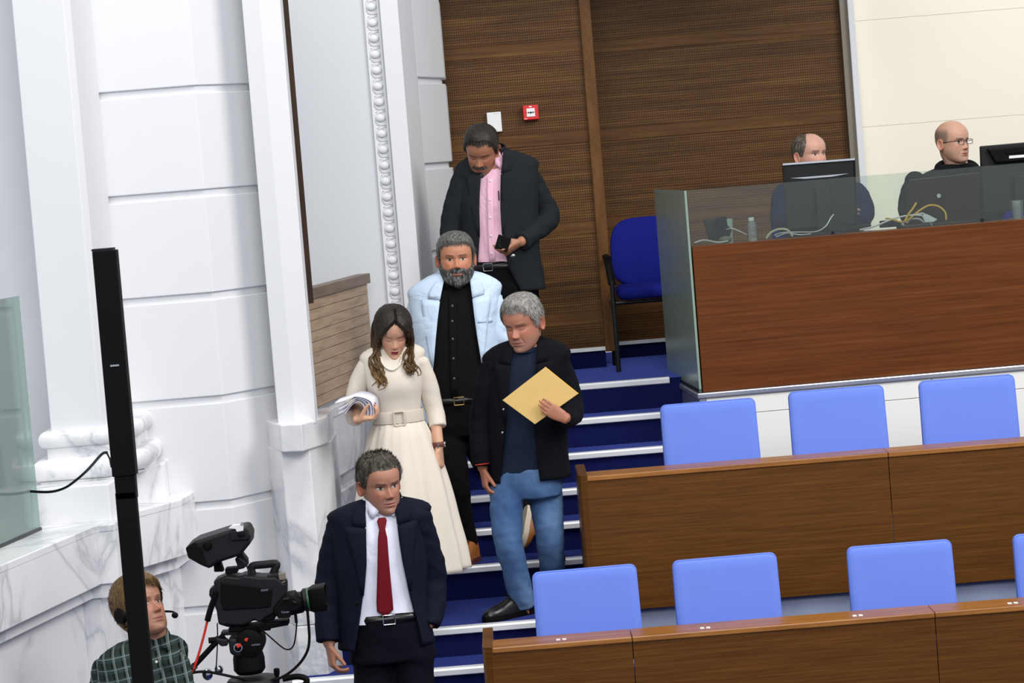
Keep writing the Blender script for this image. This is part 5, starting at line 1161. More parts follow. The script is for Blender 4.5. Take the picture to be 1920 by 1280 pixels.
# ---------------------------------------------------------------- bearded man in the light blue jacket
Y = 13.85; Q = lambda x, y, dy=0: P(x, y, Y+dy); zf = NZ[5]+.001
r = person('bearded man in pale blue linen jacket over a black shirt, behind the woman', (Q(870, 1050).x, Y-.1, zf))
T = Torso(Y, [(853, 508, 27, .068, .06), (853, 515, 46, .08, .072), (853, 524, 66, .088, .085), (853, 535, 83, .095, .095), (853, 558, 84, .12, .115), (853, 600, 82, .145, .13), (855, 660, 80, .16, .13), (857, 720, 80, .165, .125), (858, 780, 80, .155, .125), (859, 800, 80, .15, .125)], 0)
L = edge_fn(T, [(834, 508), (824, 560), (818, 610), (812, 680), (800, 800)], Y-.14); R_ = edge_fn(T, [(880, 508), (887, 560), (893, 610), (904, 680), (915, 800)], Y-.14)
zb0, zt0 = Q(858, 790).z, T.z1
jacket(T, r, 'sky_linen', L, R_, zb0, zt0-.004, .006, .007, 12); lapels(T, r, 'sky_linen', L, R_, Q(855, 680).z, Q(853, 523).z, .085, .006); back_collar(T, r, 'sky_linen', zt0+.012)
sh = shell(T, Q(858, 752).z, zt0-.004, 30, 'black_shirt', 'shirt', r, -.014, wr=.005, seed=13); shirt_collar(T, sh, 'black_shirt', zt0-.035, .07)
xp = T.lx(848, 600, Y-.15)[0]
patch(T, sh, 'black_shirt', 'placket', [(z, xp-.018, xp+.018) for z in np.linspace(Q(852, 740).z, Q(850, 552).z, 10)], .004, .001, -.014)
buttons(T, sh, [(xp, Q(848, y).z) for y in (571, 599, 632, 668, 705)], 'dark_button', .0058, -.014, .006)
a0, z_ = T.lx(912, 597, Y-.12); patch(T, r, 'sky_linen', 'breast_pocket', [(z_, a0-.045, a0+.03), (z_-.02, a0-.044, a0+.031)], .003, .0012, .006)
PT = Torso(Y, [(857, 735, 76, .145, .12), (858, 755, 76, .145, .125), (858, 785, 78, .14, .13), (860, 815, 78, .13, .13)], 0)
belt(PT, r, Q(858, 747).z, grow=.004, buckle='gold', bx=.01)
kl = [Q(835, 800, -.02), Q(848, 895, -.12), Q(860, 960, -.1), Q(872, 1022, -.06)]; kr = [Q(888, 800, .04), Q(930, 890, .0), Q(965, 930, .03), Q(985, 955, .02)]
trousers(r, 'black_trousers', PT, Q(857, 740).z, Q(860, 815).z, [(kl, [(.09, .1), (.08, .085), (.068, .07), (.066, .068)]), (kr, [(.09, .1), (.078, .08), .062, .058])], wr=.005, seed=14)
shoe(r, Vector((Q(893, 1050).x, 13.82, zf)), (-.35, -.93, 0), 'leather_tan', .27, sole='leather_brown')
hl = Q(986, 948, -.06); shoe(r, hl, Q(974, 1012, -.14)-hl, 'leather_tan', .22, up=(.9, .45, .2), sole='sole_light')
sleeve(r, [Q(795, 562), Q(780, 620, .0), Q(772, 690, .02), Q(775, 740, -.03), Q(782, 790, -.06)], [(.062, .075), (.064, .072), (.06, .064), (.056, .06), (.052, .054)], 'sky_linen', seed=15, wr=.09)
sleeve(r, [Q(914, 560), Q(932, 620, .0), Q(945, 690, .02), Q(940, 740, -.03), Q(932, 790, -.06)], [(.062, .075), (.064, .072), (.06, .064), (.056, .06), (.052, .054)], 'sky_linen', seed=16, wr=.09)
H_ = Head(Q(855, 484, -.03), 2, 2, -1, .245, 1.08, 1.14); sk = 'c68a6c'
mb = MB(); core(mb, T, Q(858, 760).z, zt0-.01, .8); limb(mb, [Q(853, 545, .03), Q(853, 515, .01), H_.pt(0, -.02, -.05)], [.078, .074, .07])
for s_, a, b_, w_ in ((-1, Q(787, 562), Q(772, 690, .02), Q(782, 792, -.06)), (1, Q(925, 560), Q(945, 690, .02), Q(932, 792, -.06))):
    limb(mb, [a, b_, w_], [.036, .034, .026]); hand(mb, w_, (0, -.1, -1), (-s_, .2, 0), (-.3*s_, -1, 0), (28, 32, 22))
for kk in (kl, kr): limb(mb, [kk[0], kk[1], kk[3]-V(0, 0, .03)], [.07, .05, .038])
cols = H_.colours(sk, '9a6055', '2c2723', 'open', 0, ('3c3835', .8)); assemble_body(r, mb, H_, cols, 'c08466')
hair_shell(H_, r, 'hair_grey', std_hair(.008, .014, (LINE[0], [.79, .80, .78, .73, .62, .45, .44, .55, .55, .46, .30, .2, .18])), strands=3500, slen=.026, flow=flow_fwd, lift=.13)
def beard_fn(t=.012, top=.36):
    def fn(ph, Z, X):
        up_ = np.interp(ph, [0, 12, 24, 40, 60, 75, 88, 92], [.165, .165, .30, .29, .34, .42, .46, .46]); f = smoothstep(0, .05, up_-Z)*smoothstep(92, 80, ph)
        m_ = .55*G(Z-.285, .035)*smoothstep(32, 20, ph); ch = 1+.8*G(ph, 30)*smoothstep(.14, .02, Z)
        return np.where((Z < up_) & (ph < 91), t*f*ch, 0)+np.where((m_ > .12), t*m_, 0)
    return fn
hair_shell(H_, r, 'beard_grey', beard_fn(.014), 'beard', strands=2600, slen=.022, flow=lambda L_, rg: np.array([L_[0]*2, .3, -1]), lift=.18, seed=5)

# ---------------------------------------------------------------- man in charcoal jacket and pink shirt
Y = 14.65; Q = lambda x, y, dy=0: P(x, y, Y+dy); zf = NZ[2]+.001
r = person('dark haired man in charcoal jacket and pink shirt looking down at his phone', (Q(930, 850).x, Y, zf))
T = Torso(Y, [(921, 280, 23, .06, .056), (924, 286, 40, .07, .068), (927, 294, 58, .078, .08), (930, 304, 75, .085, .092), (932, 326, 77, .105, .11), (933, 370, 76, .13, .125), (935, 430, 76, .138, .122), (937, 480, 77, .135, .12), (942, 530, 80, .13, .125), (945, 556, 82, .13, .125)], -12)
L = edge_fn(T, [(903, 285), (898, 325), (897, 380), (899, 440), (893, 500), (888, 556)], Y-.12); R_ = edge_fn(T, [(938, 278), (940, 325), (942, 400), (945, 440), (955, 500), (985, 556)], Y-.12)
zb0, zt0 = Q(945, 546).z, T.z1
jacket(T, r, 'charcoal_jacket', L, R_, zb0, zt0-.004, .004, .006, 20); lapels(T, r, 'charcoal_jacket', L, R_, Q(930, 440).z, Q(926, 292).z, .078, .004); back_collar(T, r, 'charcoal_jacket', zt0+.012)
sh = shell(T, Q(918, 500).z, zt0-.004, 36, 'pink_shirt', 'shirt', r, -.014, wr=.006, seed=21); shirt_collar(T, sh, 'pink_shirt', zt0-.052, .062, h=.03)
xp = T.lx(918, 380, Y-.13)[0]
patch(T, sh, 'pink_shirt', 'placket', [(z, xp-.017, xp+.017) for z in np.linspace(Q(922, 494).z, Q(918, 330).z, 10)], .004, .001, -.014)
buttons(T, sh, [(xp, Q(918, y).z) for y in (339, 374, 407, 441, 474)], 'shirt_button', .0062, -.014, .006)
a0, z_ = T.lx(934, 365, Y-.13); MB().tube([T.front(z_+.02, a0, .006, -.014), T.front(z_-.03, a0+.003, .006, -.014)], .003, 8).build('pocket_pen', 'dark_metal', sh, smooth=True)
PT = Torso(Y, [(925, 485, 72, .12, .115), (928, 505, 74, .122, .12), (932, 540, 78, .12, .13), (935, 575, 80, .12, .13)], -12)
belt(PT, r, Q(918, 499).z, grow=.003, bx=PT.lx(917, 499, Y-.1)[0])
ft = [Vector((Q(905, 600).x, Y-.02, zf+.09)), Vector((Q(975, 600).x, Y+.05, zf+.09))]
trousers(r, 'black_trousers', PT, Q(925, 488).z, Q(935, 575).z, [([Q(903, 560), lerp(Q(903, 560), ft[0], .5), ft[0]], [(.088, .095), .075, .062]), ([Q(968, 558), lerp(Q(968, 558), ft[1], .5), ft[1]], [(.088, .095), .075, .062])], seed=22)
for a in ft: shoe(r, Vector((a.x, a.y+.06, zf)), (-.1, -1, 0), 'leather_black', .27)
sleeve(r, [Q(874, 326), Q(858, 375, .0), Q(846, 425, .0), Q(848, 470, -.04), Q(853, 510, -.06)], [(.058, .07), (.06, .066), (.057, .06), (.053, .055), (.05, .05)], 'charcoal_jacket', seed=23, wr=.07)
sleeve(r, [Q(985, 320), Q(1008, 362, .03), Q(1028, 406, .04), Q(1008, 430, -.06), Q(978, 452, -.17)], [(.058, .07), (.062, .066), (.06, .062), (.054, .056), (.048, .05)], 'charcoal_jacket', seed=24, wr=.10)
H_ = Head(Q(903, 280, -.06), -14, 33, -6, .242, 1.04, 1.05); sk = 'a87357'
mb = MB(); core(mb, T, Q(925, 500).z, zt0-.01, .8); limb(mb, [Q(922, 325, .03), Q(920, 296, .01), H_.pt(0, -.03, -.05)], [.072, .066, .064])
limb(mb, [Q(868, 326), Q(846, 425), Q(853, 512, -.06)], [.036, .034, .026]); limb(mb, [Q(993, 318), Q(1028, 406, .04), Q(977, 453, -.18)], [.036, .034, .026])
hand(mb, Q(853, 514, -.06), (0, -.1, -1), (1, .2, 0), (.3, -1, 0), (28, 32, 22))
hand(mb, Q(975, 454, -.18), (-.72, -.42, -.42), (-.45, .25, .55), (-.25, -.2, .9), None, .1, 1.05, (.75, .3, .6), 12, per=((18, 22, 12), (32, 42, 25), (42, 55, 30), (48, 58, 35)))
for a, hp in zip(ft, (Q(903, 560), Q(968, 558))): limb(mb, [hp, lerp(hp, a, .5), a+V(0, .02, -.05)], [.07, .055, .04])
cols = H_.colours(sk, '8c5448', '1d1814', 'down', 0, ('5a4336', .4)); assemble_body(r, mb, H_, cols, 'b07c60')
bald = lambda ph, Z, X: std_hair(.009, .015)(ph, Z, X)*(1-.0*Z)
hair_shell(H_, r, 'hair_dark', bald, strands=3500, slen=.026, flow=flow_fwd, lift=.12)
def mous(ph, Z, X): 
    m_ = G(Z-.285+.25*np.abs(X), .03)*smoothstep(34, 24, ph); g = .8*smoothstep(.16, .12, Z)*smoothstep(24, 15, ph)*(Z > .0); return np.where(np.maximum(m_, g) > .2, .0045*np.maximum(m_, g), 0)
hair_shell(H_, r, 'beard_grey', mous, 'moustache', strands=350, slen=.012, flow=lambda L_, rg: np.array([L_[0]*6, .2, -1]), lift=.25, seed=8)
hp_ = Q(957, 475, -.235); MB().ball(Q(962, 479, -.245), (.013, .012, .011), 12, 8).build('ring', 'chrome', r, smooth='all')
c_ = Q(943, 456, -.26); xa_ = (Q(957, 449, -.24)-Q(936, 441, -.26)); xa_ = Vector((.85, .25, -.35)).normalized(); za_ = Vector((-.28, -.1, .9)); za_ = (za_-xa_*za_.dot(xa_)).normalized(); ya_ = xa_.cross(za_)
ph_ = thing('mobile_phone', 'black mobile phone in the hand of the man in the pink shirt', 'phone', c_)
MB().obox(c_, xa_*.036, za_*.038, ya_*.005).build('casing', 'black_plastic', ph_, bevel=.004, seg=3)
for i, (x, z) in enumerate(((-.022, -.012), (-.022, .006), (-.012, -.018))): MB().lathe(c_+xa_*x+za_*z-ya_*(.0052 if ya_.y > 0 else -.0052), [(.0045, 0), (.0045, .0012)], 12, -ya_ if ya_.y > 0 else ya_).build('camera_lens', 'dark_metal', ph_, smooth=True)

# ---------------------------------------------------------------- woman in the cream dress
Y = 12.85; Q = lambda x, y, dy=0: P(x, y, Y+dy); zf = NZ[6]+.001
r = person('woman in long belted cream dress with pearls reading papers', (Q(770, 1180).x, Y+.05, zf))
T = Torso(Y, [(738, 641, 20, .05, .05), (738, 646, 36, .058, .06), (737, 652, 50, .066, .07), (736, 660, 60, .075, .08), (736, 678, 59, .092, .09), (738, 705, 54, .118, .095), (740, 722, 53, .122, .09), (744, 752, 46, .10, .085), (746, 780, 45, .092, .085), (747, 790, 46, .095, .088)], 4, 2.2)
zw_ = Q(747, 790).z; shell(T, zw_, T.z1-.003, 34, 'dress_cream', 'dress_bodice', r, 0, wr=.0015, seed=30)
rows = [(747, 788, 46, .095, .09), (748, 805, 55, .12, .11), (750, 840, 67, .15, .14), (753, 880, 79, .175, .16), (756, 930, 90, .20, .18), (762, 985, 96, .215, .2), (770, 1035, 100, .22, .21), (777, 1078, 100, .225, .215)]
ST = Torso(Y, rows, 4, 2.1); ph = np.linspace(0, 2*math.pi, 120, endpoint=False); rings = []
for z in np.linspace(ST.z1, ST.z0, 40):
    t = (ST.z1-z)/(ST.z1-ST.z0); c, hw, hf, hb = ST.at(z); ring = []
    for a in ph:
        q = ST.sect(z, [a])[0]; k = 1+(.15*t**.7)*(abs(math.sin(4.5*a+.5+.5*t))-.6)+.05*t**.6*math.sin(13*a+2)+.012*(1-t)*math.sin(24*a); d_ = q-c; q = c+d_*k; q.z += .02*t*math.sin(a*1.0+.4); ring.append(q)
    rings.append(ring)
sk_o = MB().loft(rings, False, False).build('dress_skirt', 'dress_cream', r, smooth='all'); solidify(sk_o, .003, 0)
bz = Q(747, 781).z; bo_ = MB().loft([T.sect(z, np.linspace(0, 2*math.pi, 60, endpoint=False), g) for z, g in ((bz-.033, .006), (bz-.028, .009), (bz+.028, .009), (bz+.033, .006))], False, False).build('belt', 'plain_belt', r, smooth=True, angle=50); solidify(bo_, .003)
bx_ = T.lx(748, 781, Y-.1)[0]; c = T.front(bz, bx_, .014); pts = [c+T.lat*x+UPZ*z for x, z in rrect(.024, .032, .006, 3)]; MB().tube(pts+[pts[0]], (.0055), 8).build('buckle', 'plain_belt', bo_, smooth=True)
sleeve(r, [Q(688, 684), Q(674, 715, .01), Q(666, 752, .0), Q(664, 772, -.05), Q(666, 784, -.11)], [(.042, .052), (.047, .05), (.048, .048), (.046, .046), (.043, .043)], 'dress_cream', seed=31, wr=.025)
sleeve(r, [Q(782, 678), Q(799, 715, .02), Q(812, 758, .03), Q(818, 782, .02), Q(821, 801, .0)], [(.045, .054), (.048, .05), (.045, .046), (.044, .044), (.043, .043)], 'dress_cream', seed=32, wr=.025)
H_ = Head(Q(737, 622, -.05), 6, 27, -3, .218, .95, .86, .8, 1.0, .25); sk = 'cf9f84'
mb = MB(); core(mb, T, zw_, T.z1-.01, .86); limb(mb, [Q(738, 672, .02), Q(738, 652, .0), H_.pt(0, -.03, -.05)], [.055, .047, .046])
limb(mb, [Q(690, 696), Q(666, 752, .0), Q(672, 786, -.2)], [.030, .030, .024]); limb(mb, [Q(782, 692), Q(810, 758, .03), Q(823, 836, -.04)], [.030, .030, .024])
nl = []
hand(mb, Q(823, 840, -.045), (.03, -.12, -1), (-.9, .35, 0), (-.45, -1, 0), (32, 38, 28), .1, .92, (.85, .3, .4), 8, nails=nl)
hand(mb, Q(671, 786, -.21), (.92, -.15, .05), (.05, -.1, 1), (.2, -1, .1), None, .05, .92, (.5, .1, .85), 15, per=((45, 45, 25), (50, 45, 25), (50, 45, 25), (50, 45, 25)), nails=nl)
ft = [Vector((Q(735, 1100).x, Y+.05, zf+.08)), Vector((Q(785, 1100).x, Y-.0, zf+.08))]
for a in ft: limb(mb, [Vector((a.x, Y+.02, zf+.75)), Vector((a.x, Y+.02, zf+.42)), Vector((a.x, a.y+.02, zf+.26)), a], [.07, .05, .045, .03])
cols = H_.colours(sk, '7d2029', '2a1d15', 'down', 0, None, brow_t=.0022); assemble_body(r, mb, H_, cols, 'd0a386'); nails_build(r, nl, 'nail_red')
for a in ft: shoe(r, Vector((a.x, a.y+.05, zf)), (.05, -1, 0), 'leather_brown', .24, h=.07, w=.8)
def lady(ph, Z, X):
    ln = np.interp(ph, [0, 15, 35, 50, 62, 75, 95, 120, 180], [.86, .80, .68, .56, .42, .2, .04, .02, .0]); part = 1-.45*G(X-.004, .004)*smoothstep(100, 40, ph); f = smoothstep(0, .06, Z-ln); return np.where(Z > ln, (.022*f+.002)*part, 0)
hh_ = hair_shell(H_, r, 'hair_ombre', lady, rough=.05, nsc=160, strands=3500, slen=.03, flow=lambda L_, rg: np.array([np.sign(L_[0])*(.9 if L_[2] > .05 else .1), -.25, -1.0 if L_[2] < .09 else -.3]), lift=.0, sw=.0022)
lk = MB(); rg = np.random.default_rng(3)
def lock(pts, r0, seed=0, amp=.01, turns=2.0):
    path = catmull(pts, 8); n = len(path); out = []
    for i, p_ in enumerate(path):
        t = i/(n-1); a = turns*6.28*t+seed; out.append(p_+V(math.cos(a), math.sin(a)*.7, 0)*amp*smoothstep(.25, .8, t).item())
    lk.tube(out, [(r0*(1-.75*(i/(n-1))**2), r0*.7*(1-.75*(i/(n-1))**2)) for i in range(n)], 8, dome=True)
for k in range(16):
    u = k/15; sx_ = lerp(-.082, -.055, rg.random()); dy = lerp(-.06, .05, u)
    lock([H_.pt(sx_*.8, dy+.0, .06), H_.pt(sx_*1.08, dy, .0), H_.pt(sx_*1.12, dy*.8, -.06), Q(lerp(694, 712, rg.random()), 675, -.06+dy*-.8), Q(lerp(698, 722, rg.random()), 700, -.11), Q(lerp(700, 726, rg.random()), lerp(712, 728, rg.random()), -.125)], .011, k, .012, 1.6)
for k in range(16):
    u = k/15; sx_ = lerp(.055, .082, rg.random()); dy = lerp(-.06, .05, u)
    lock([H_.pt(sx_*.8, dy, .06), H_.pt(sx_*1.08, dy, .0), H_.pt(sx_*1.12, dy*.8, -.06), Q(lerp(758, 776, rg.random()), 665, -.06+dy*-.8), Q(lerp(760, 778, rg.random()), 685, -.10), Q(lerp(760, 786, rg.random()), lerp(694, 704, rg.random()), -.115)], .011, k, .013, 2.2)
lock([Q(708, 680, -.11), Q(715, 697, -.13), Q(725, 712, -.145), Q(722, 726, -.145), Q(708, 732, -.14)], .006, 0, .002, 1); lock([Q(775, 680, -.1), Q(786, 690, -.11), Q(790, 700, -.115), Q(782, 705, -.12)], .004, 0, .002, 1)
lk.build('hair_locks', 'hair_ombre', hh_, smooth='all')
nk = MB(); pc = [Q(lerp(713, 752, (math.sin(t)+1)/2), 0) for t in ()]
prl = thing  # pearls are parts of the necklace she wears
ncl = MB(); ncl.tube([T.front(Q(x, y).z, T.lx(x, y, Y-.1)[0], .004) for x, y in ((714, 668), (717, 677), (722, 684), (729, 688), (735, 690), (742, 688), (748, 682), (752, 675), (754, 667))], .0012, 6); ncl = ncl.build('necklace', 'pearl', r)
for x, y in catmull([V(714, 668, 0), V(717, 677, 0), V(724, 686, 0), V(735, 690, 0), V(745, 685, 0), V(751, 677, 0), V(754, 666, 0)], 3)[:: 1] and [(v.x, v.y) for v in catmull([V(714, 668, 0), V(717, 677, 0), V(724, 686, 0), V(735, 690, 0), V(745, 685, 0), V(751, 677, 0), V(754, 666, 0)], 3)]:
    MB().ball(T.front(Q(x, y).z, T.lx(x, y, Y-.1)[0], .006), .0062, 10, 7).build('pearl', 'pearl', ncl, smooth='all')
wc_ = Q(822.5, 833, -.04); wt = MB().lathe(wc_, [(.029, -.011), (.031, -.008), (.031, .008), (.029, .011)], 24, (.03, -.12, -1)).build('wristwatch', 'leather_brown', r, smooth=True)
MB().obox(wc_+V(-.002, -.031, 0), V(.004, 0, 0), V(0, .003, 0), V(0, 0, .012)).build('watch_buckle', 'chrome', wt, bevel=.001); MB().lathe(wc_+V(.029, -.006, 0), [(.013, 0), (.013, .006)], 18, (1, -.3, 0)).build('watch_case', 'chrome', wt, smooth=True)
# papers
pp = thing('papers', 'bent bundle of white papers in the hand of the woman', 'papers', Q(672, 775, -.25))
for k, (pts, dy) in enumerate((([(627, 756), (645, 751), (662, 744), (675, 744), (690, 749), (698, 757), (700, 775), (698, 790)], 0), ([(634, 768), (645, 762), (658, 751), (670, 746), (684, 750), (693, 758), (695, 775), (694, 789)], .006), ([(633, 776), (648, 768), (660, 755), (671, 749), (682, 753), (688, 762), (689, 776), (688, 786)], .012), ([(645, 778), (652, 768), (663, 756), (672, 752), (679, 757), (683, 765), (685, 778), (686, 785)], .018))):
    path = catmull([Q(x, y, -.25+dy) for x, y in pts], 4); n_ = len(path); sh_ = V(.02, .16, .01); rings = [[p_, p_+sh_*.5+V(0, 0, .004*math.sin(i*.4)), p_+sh_] for i, p_ in enumerate(path)]
    o = MB().loft(rings, False, False, closed=False).build('sheet', 'paper', pp, smooth='all'); solidify(o, .0025, 0)

# ---------------------------------------------------------------- camera operator
Y = 10.72; Q = lambda x, y, dy=0: P(x, y, Y+dy)
r = person('camera operator in a green plaid shirt with a headset, looking up', (Q(265, 1270).x, Y, .001))
T = Torso(Y, [(284, 1190, 28, .062, .06), (281, 1197, 50, .072, .072), (276, 1206, 68, .082, .085), (270, 1219, 84, .095, .1), (268, 1240, 86, .115, .115), (265, 1290, 86, .14, .13), (266, 1380, 86, .15, .13), (270, 1470, 84, .145, .125), (274, 1540, 84, .14, .13)], 25)
sh = shell(T, T.z0, T.z1-.004, 40, 'plaid', 'shirt', r, 0, wr=.005, seed=40); shirt_collar(T, sh, 'plaid', T.z1-.014, .068, drop=.05)
xp = T.lx(297, 1240, Y-.12)[0]; patch(T, sh, 'plaid', 'placket', [(z, xp-.018, xp+.018) for z in np.linspace(Q(300, 1400).z, Q(297, 1222).z, 10)], .003, .001, 0); buttons(T, sh, [(xp, Q(297, y).z) for y in (1232, 1275, 1330)], 'shirt_button', .0055, 0, .005)
MB().lathe(Q(276, 1207, -.13), [(.005, 0), (.005, .002)], 10, (0.3, -1, .3)).build('collar_button', 'shirt_button', sh, smooth=True)
sleeve(r, [Q(212, 1248, .03), Q(198, 1300, .05), Q(192, 1370, .05), Q(225, 1400, -.08), Q(265, 1395, -.2)], [(.062, .075), (.064, .07), (.062, .064), (.058, .058), (.052, .052)], 'plaid', seed=41, wr=.07)
sleeve(r, [Q(322, 1242, -.03), Q(334, 1300, -.05), Q(338, 1370, -.08), Q(332, 1385, -.2), Q(325, 1370, -.28)], [(.06, .07), (.06, .066), (.058, .06), (.054, .054), (.05, .05)], 'plaid', seed=42, wr=.07)
H_ = Head(Q(263, 1139, -.02), 46, -19, 0, .24, 1.04, 1.06); sk = 'b07e68'
mb = MB(); core(mb, T, T.z0, T.z1-.01, .84); limb(mb, [Q(280, 1225, .02), Q(282, 1196, .0), H_.pt(0, -.02, -.05)], [.076, .07, .066])
limb(mb, [Q(205, 1244, .03), Q(192, 1370, .05), Q(268, 1395, -.21)], [.036, .034, .026]); limb(mb, [Q(326, 1240, -.03), Q(338, 1370, -.08), Q(324, 1368, -.29)], [.036, .034, .026])
hand(mb, Q(268, 1395, -.21), (.9, -.3, .1), (0, .2, -1), (.1, -1, 0), (40, 45, 30)); hand(mb, Q(324, 1366, -.29), (.1, -.5, .6), (.9, .1, .1), (-.2, -1, 0), (55, 60, 40), .0, .95)
PT = Torso(Y, [(272, 1500, 80, .13, .12), (276, 1540, 82, .13, .13), (280, 1600, 82, .12, .13)], 25)
ft = [Vector((Q(240, 1400).x, Y, .09)), Vector((Q(320, 1400).x, Y+.05, .09))]
hp2 = [Vector((ft[0].x+.02, Y, .85)), Vector((ft[1].x-.02, Y, .85))]
trousers(r, 'denim', PT, Q(272, 1505).z, Q(280, 1600).z, [([a, lerp(a, b_, .5), b_], [(.085, .09), .072, .06]) for a, b_ in zip(hp2, ft)], seed=43, name='jeans')
for a, hp in zip(ft, hp2): shoe(r, Vector((a.x, a.y+.06, 0.001)), (.5, -.86, 0), 'leather_black', .27); limb(mb, [hp, lerp(hp, a, .5), a+V(0, .02, -.04)], [.07, .055, .04])
cols = H_.colours(sk, 'a0605a', '5a4730', 'open', .6, ('80604e', .35)); assemble_body(r, mb, H_, cols, sk)
hair_shell(H_, r, 'hair_brown', std_hair(.016, .022, (LINE[0], [.80, .78, .76, .72, .64, .48, .42, .40, .40, .36, .2, .1, .06])), strands=3500, slen=.032, flow=lambda L_, rg: np.array([-.2+L_[0]*3, .3 if L_[2] > .05 else -.2, -.7]), lift=.08, sw=.002)
hs = MB(); hs.tube(catmull([H_.pt(s_*.098*math.cos(a), -.02, -.01+.150*math.sin(a)) for s_, a in ((-1, 0), (-1, .6), (-1, 1.1), (1, 1.57), (1, 1.1), (1, .6), (1, 0))], 4), .004, 8); hs = hs.build('headset', 'black_plastic', r, smooth=True)
for s_ in (-1, 1): MB().lathe(H_.pt(s_*.078, -.015, -.012), [(.03, 0), (.034, .008), (.03, .022)], 20, H_.lat*s_).build('ear_cup', 'black_plastic', hs, smooth=True)
MB().tube(catmull([H_.pt(.10, -.01, -.03), H_.pt(.095, .06, -.05), H_.pt(.065, .115, -.068), H_.pt(.05, .128, -.074)], 4), .0045, 8).build('microphone_boom', 'black_plastic', hs, smooth=True)
m0 = Q(320, 1161, -.10); MB().ball(H_.pt(.045, .135, -.077), (.013, .011, .012), 12, 8).build('microphone', 'black_matte', hs, smooth='all')

# ---------------------------------------------------------------- the two technicians in the booth
def sitter(label, Y, rows, yaw, hc, hyaw, hp, mat, arms, zseat, sk, hair, seed, hroll=0, folded=False):
    Q = lambda x, y, dy=0: P(x, y, Y+dy); T = Torso(Y, rows, yaw); r = person(label, (Q(rows[-1][0], rows[-1][1]).x, Y, 2.077))
    shell(T, T.z0, T.z1-.004, 34, mat, 'pullover', r, 0, wr=.005, seed=seed, cap=True)
    H_ = Head(Q(*hc), hyaw, hp, hroll, .238, 1.03, 1.02); mb = MB(); core(mb, T, T.z0, T.z1-.01, .84)
    n0 = Q(rows[0][0], rows[0][1]); limb(mb, [n0+V(0, .03, -.07), n0, H_.pt(0, -.02, -.05)], [.07, .064, .062])
    for pts in arms:
        pp_ = [Q(*q) for q in pts]; sleeve(r, pp_, [(.062, .072), (.062, .066), (.058, .06), (.054, .054), (.05, .05)], mat, seed=seed+len(pts), wr=.08); limb(mb, [pp_[0], pp_[2], pp_[4]], [.036, .034, .026])
        d_ = (pp_[4]-pp_[3]).normalized(); hand(mb, pp_[4], d_, (0, .8, -.3), (0, -.3, 1), (25, 25, 15), .1)
    c = T.at(T.z0)[0]; tr = MB(); tr.ball(c+V(0, -.02, .0), (.19, .17, .13), 20, 12)
    for s_ in (-1, 1):
        hp_, kn, an = c+V(s_*.09, -.05, -.02), c+V(s_*.13, -.40, .0), c+V(s_*.13, -.38, 0); an.z = 2.077+.1; tr.tube(catmull([hp_, lerp(hp_, kn, .6), kn+V(0, .03, .0), kn+V(0, -.02, -.08), an], 4), resample2([(.085, .085), (.08, .08), (.07, .07), (.066, .066), (.055, .055)], 4), 14); limb(mb, [hp_, kn, an], [.06, .05, .035]); shoe(r, Vector((an.x, an.y+.08, 2.078)), (s_*.1, -1, 0), 'leather_black', .27)
    o = tr.build('trousers', 'black_trousers', r, smooth='all'); remesh(o, .012, 3)
    return r, T, H_, mb
r, T, H_, mb = sitter('balding man in dark blue pullover with folded arms behind a monitor', 15.6, [(1532, 328, 24, .06, .06), (1534, 336, 46, .075, .075), (1537, 345, 64, .09, .09), (1540, 362, 72, .115, .115), (1542, 400, 72, .135, .125), (1545, 450, 72, .15, .125), (1550, 500, 72, .15, .13)], 15, (1519, 290, -.02), 34, 0,
    'navy_sweater', [[(1474, 362), (1466, 390, -.02), (1468, 416, -.08), (1510, 412, -.2), (1560, 402, -.25)], [(1604, 360), (1616, 380, -.02), (1616, 408, -.08), (1580, 412, -.22), (1535, 412, -.27)]], 0, 'c9a08c', None, 50)
cols = H_.colours('cf9f8c', 'a86a60', '3a2a22', 'open', .7, ('9a7c70', .3)); assemble_body(r, mb, H_, cols, 'c9a08c')
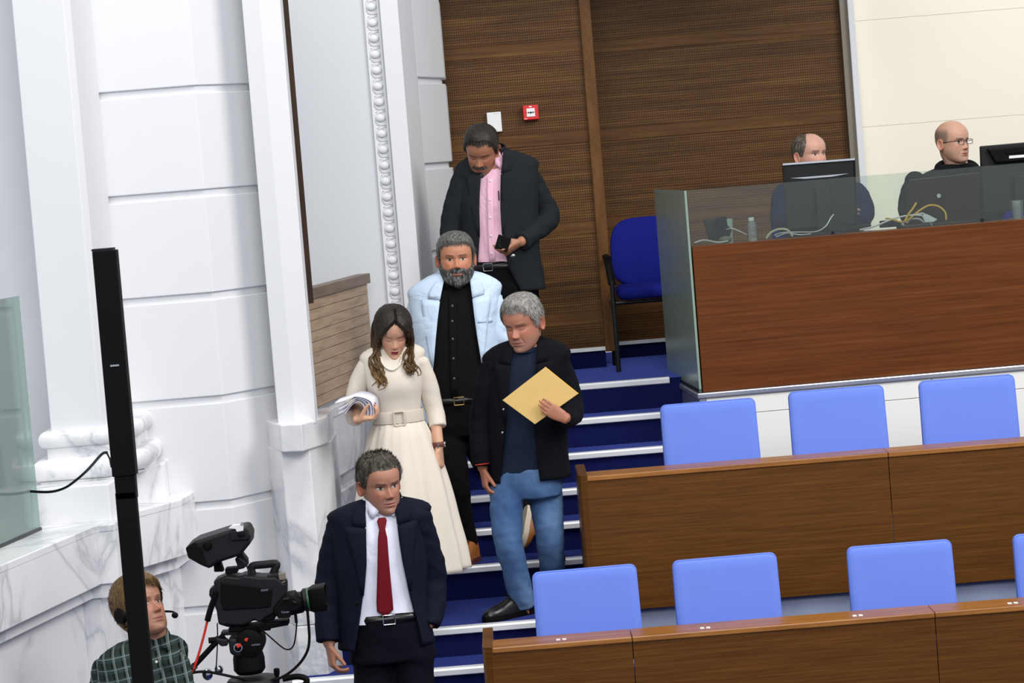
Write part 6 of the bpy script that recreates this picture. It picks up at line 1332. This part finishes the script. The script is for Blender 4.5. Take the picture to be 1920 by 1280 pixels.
hair_shell(H_, r, 'hair_pepper', lambda ph, Z, X: np.where(ph > 55, std_hair(.007, .005, (LINE[0], [2, 2, 2, .74, .62, .47, .45, .56, .56, .46, .30, .20, .18]))(ph, Z, X)*smoothstep(52, 66, ph), 0)*smoothstep(1.01, .8, Z-.12*(ph > 130)), strands=500, slen=.014, flow=flow_down, lift=.2)
r, T, H_, mb = sitter('bald man with glasses in a dark hooded top behind the laptop', 15.65, [(1793, 306, 22, .058, .058), (1792, 314, 46, .075, .075), (1789, 324, 66, .09, .09), (1784, 342, 76, .115, .115), (1780, 390, 76, .135, .125), (1779, 440, 76, .15, .125), (1778, 480, 76, .15, .13)], 10, (1786, 266, -.02), 36, 2,
    'dark_hoodie', [[(1716, 340), (1706, 372, -.02), (1706, 402, -.06), (1735, 412, -.2), (1765, 412, -.32)], [(1852, 336), (1864, 370, -.02), (1862, 400, -.08), (1840, 412, -.2), (1815, 412, -.32)]], 0, 'c9a08c', None, 60)
cols = H_.colours('cda088', 'b0605c', '3a2a22', 'open', .7, ('8a7468', .3), ('74665c', lambda ph, Z: .75*smoothstep(58, 75, ph)*smoothstep(0, .06, Z-np.interp(ph, LINE[0], LINE[1]))*smoothstep(.86, .72, Z))); assemble_body(r, mb, H_, cols, 'c9a08c')
gb = MB()
for s_ in (-1, 1):
    pts = [H_.pt(s_*.033+x, .101, .0+z) for x, z in rrect(.022, .0135, .006, 3)]; gb.tube(pts+[pts[0]], .0016, 6); gb.tube([H_.pt(s_*.055, .099, .006), H_.pt(s_*.077, .07, .005), H_.pt(s_*.08, -.005, .0)], .0018, 6)
gb.tube([H_.pt(-.011, .101, .004), H_.pt(0, .104, .006), H_.pt(.011, .101, .004)], .0016, 6); gb.build('glasses', 'black_plastic', r, smooth=True)
hd_ = MB(); n0 = T.at(T.z1)[0]
hd_.tube([n0+T.lat*(math.sin(a)*.105)+T.fwd*(math.cos(a)*.085+.005)+UPZ*(-.045-.03*math.cos(a)+.015) for a in np.linspace(math.radians(25), math.radians(335), 30)], [(.03, .024)]*30, 10, dome=True); hd_.build('hood', 'dark_hoodie', r, smooth='all')
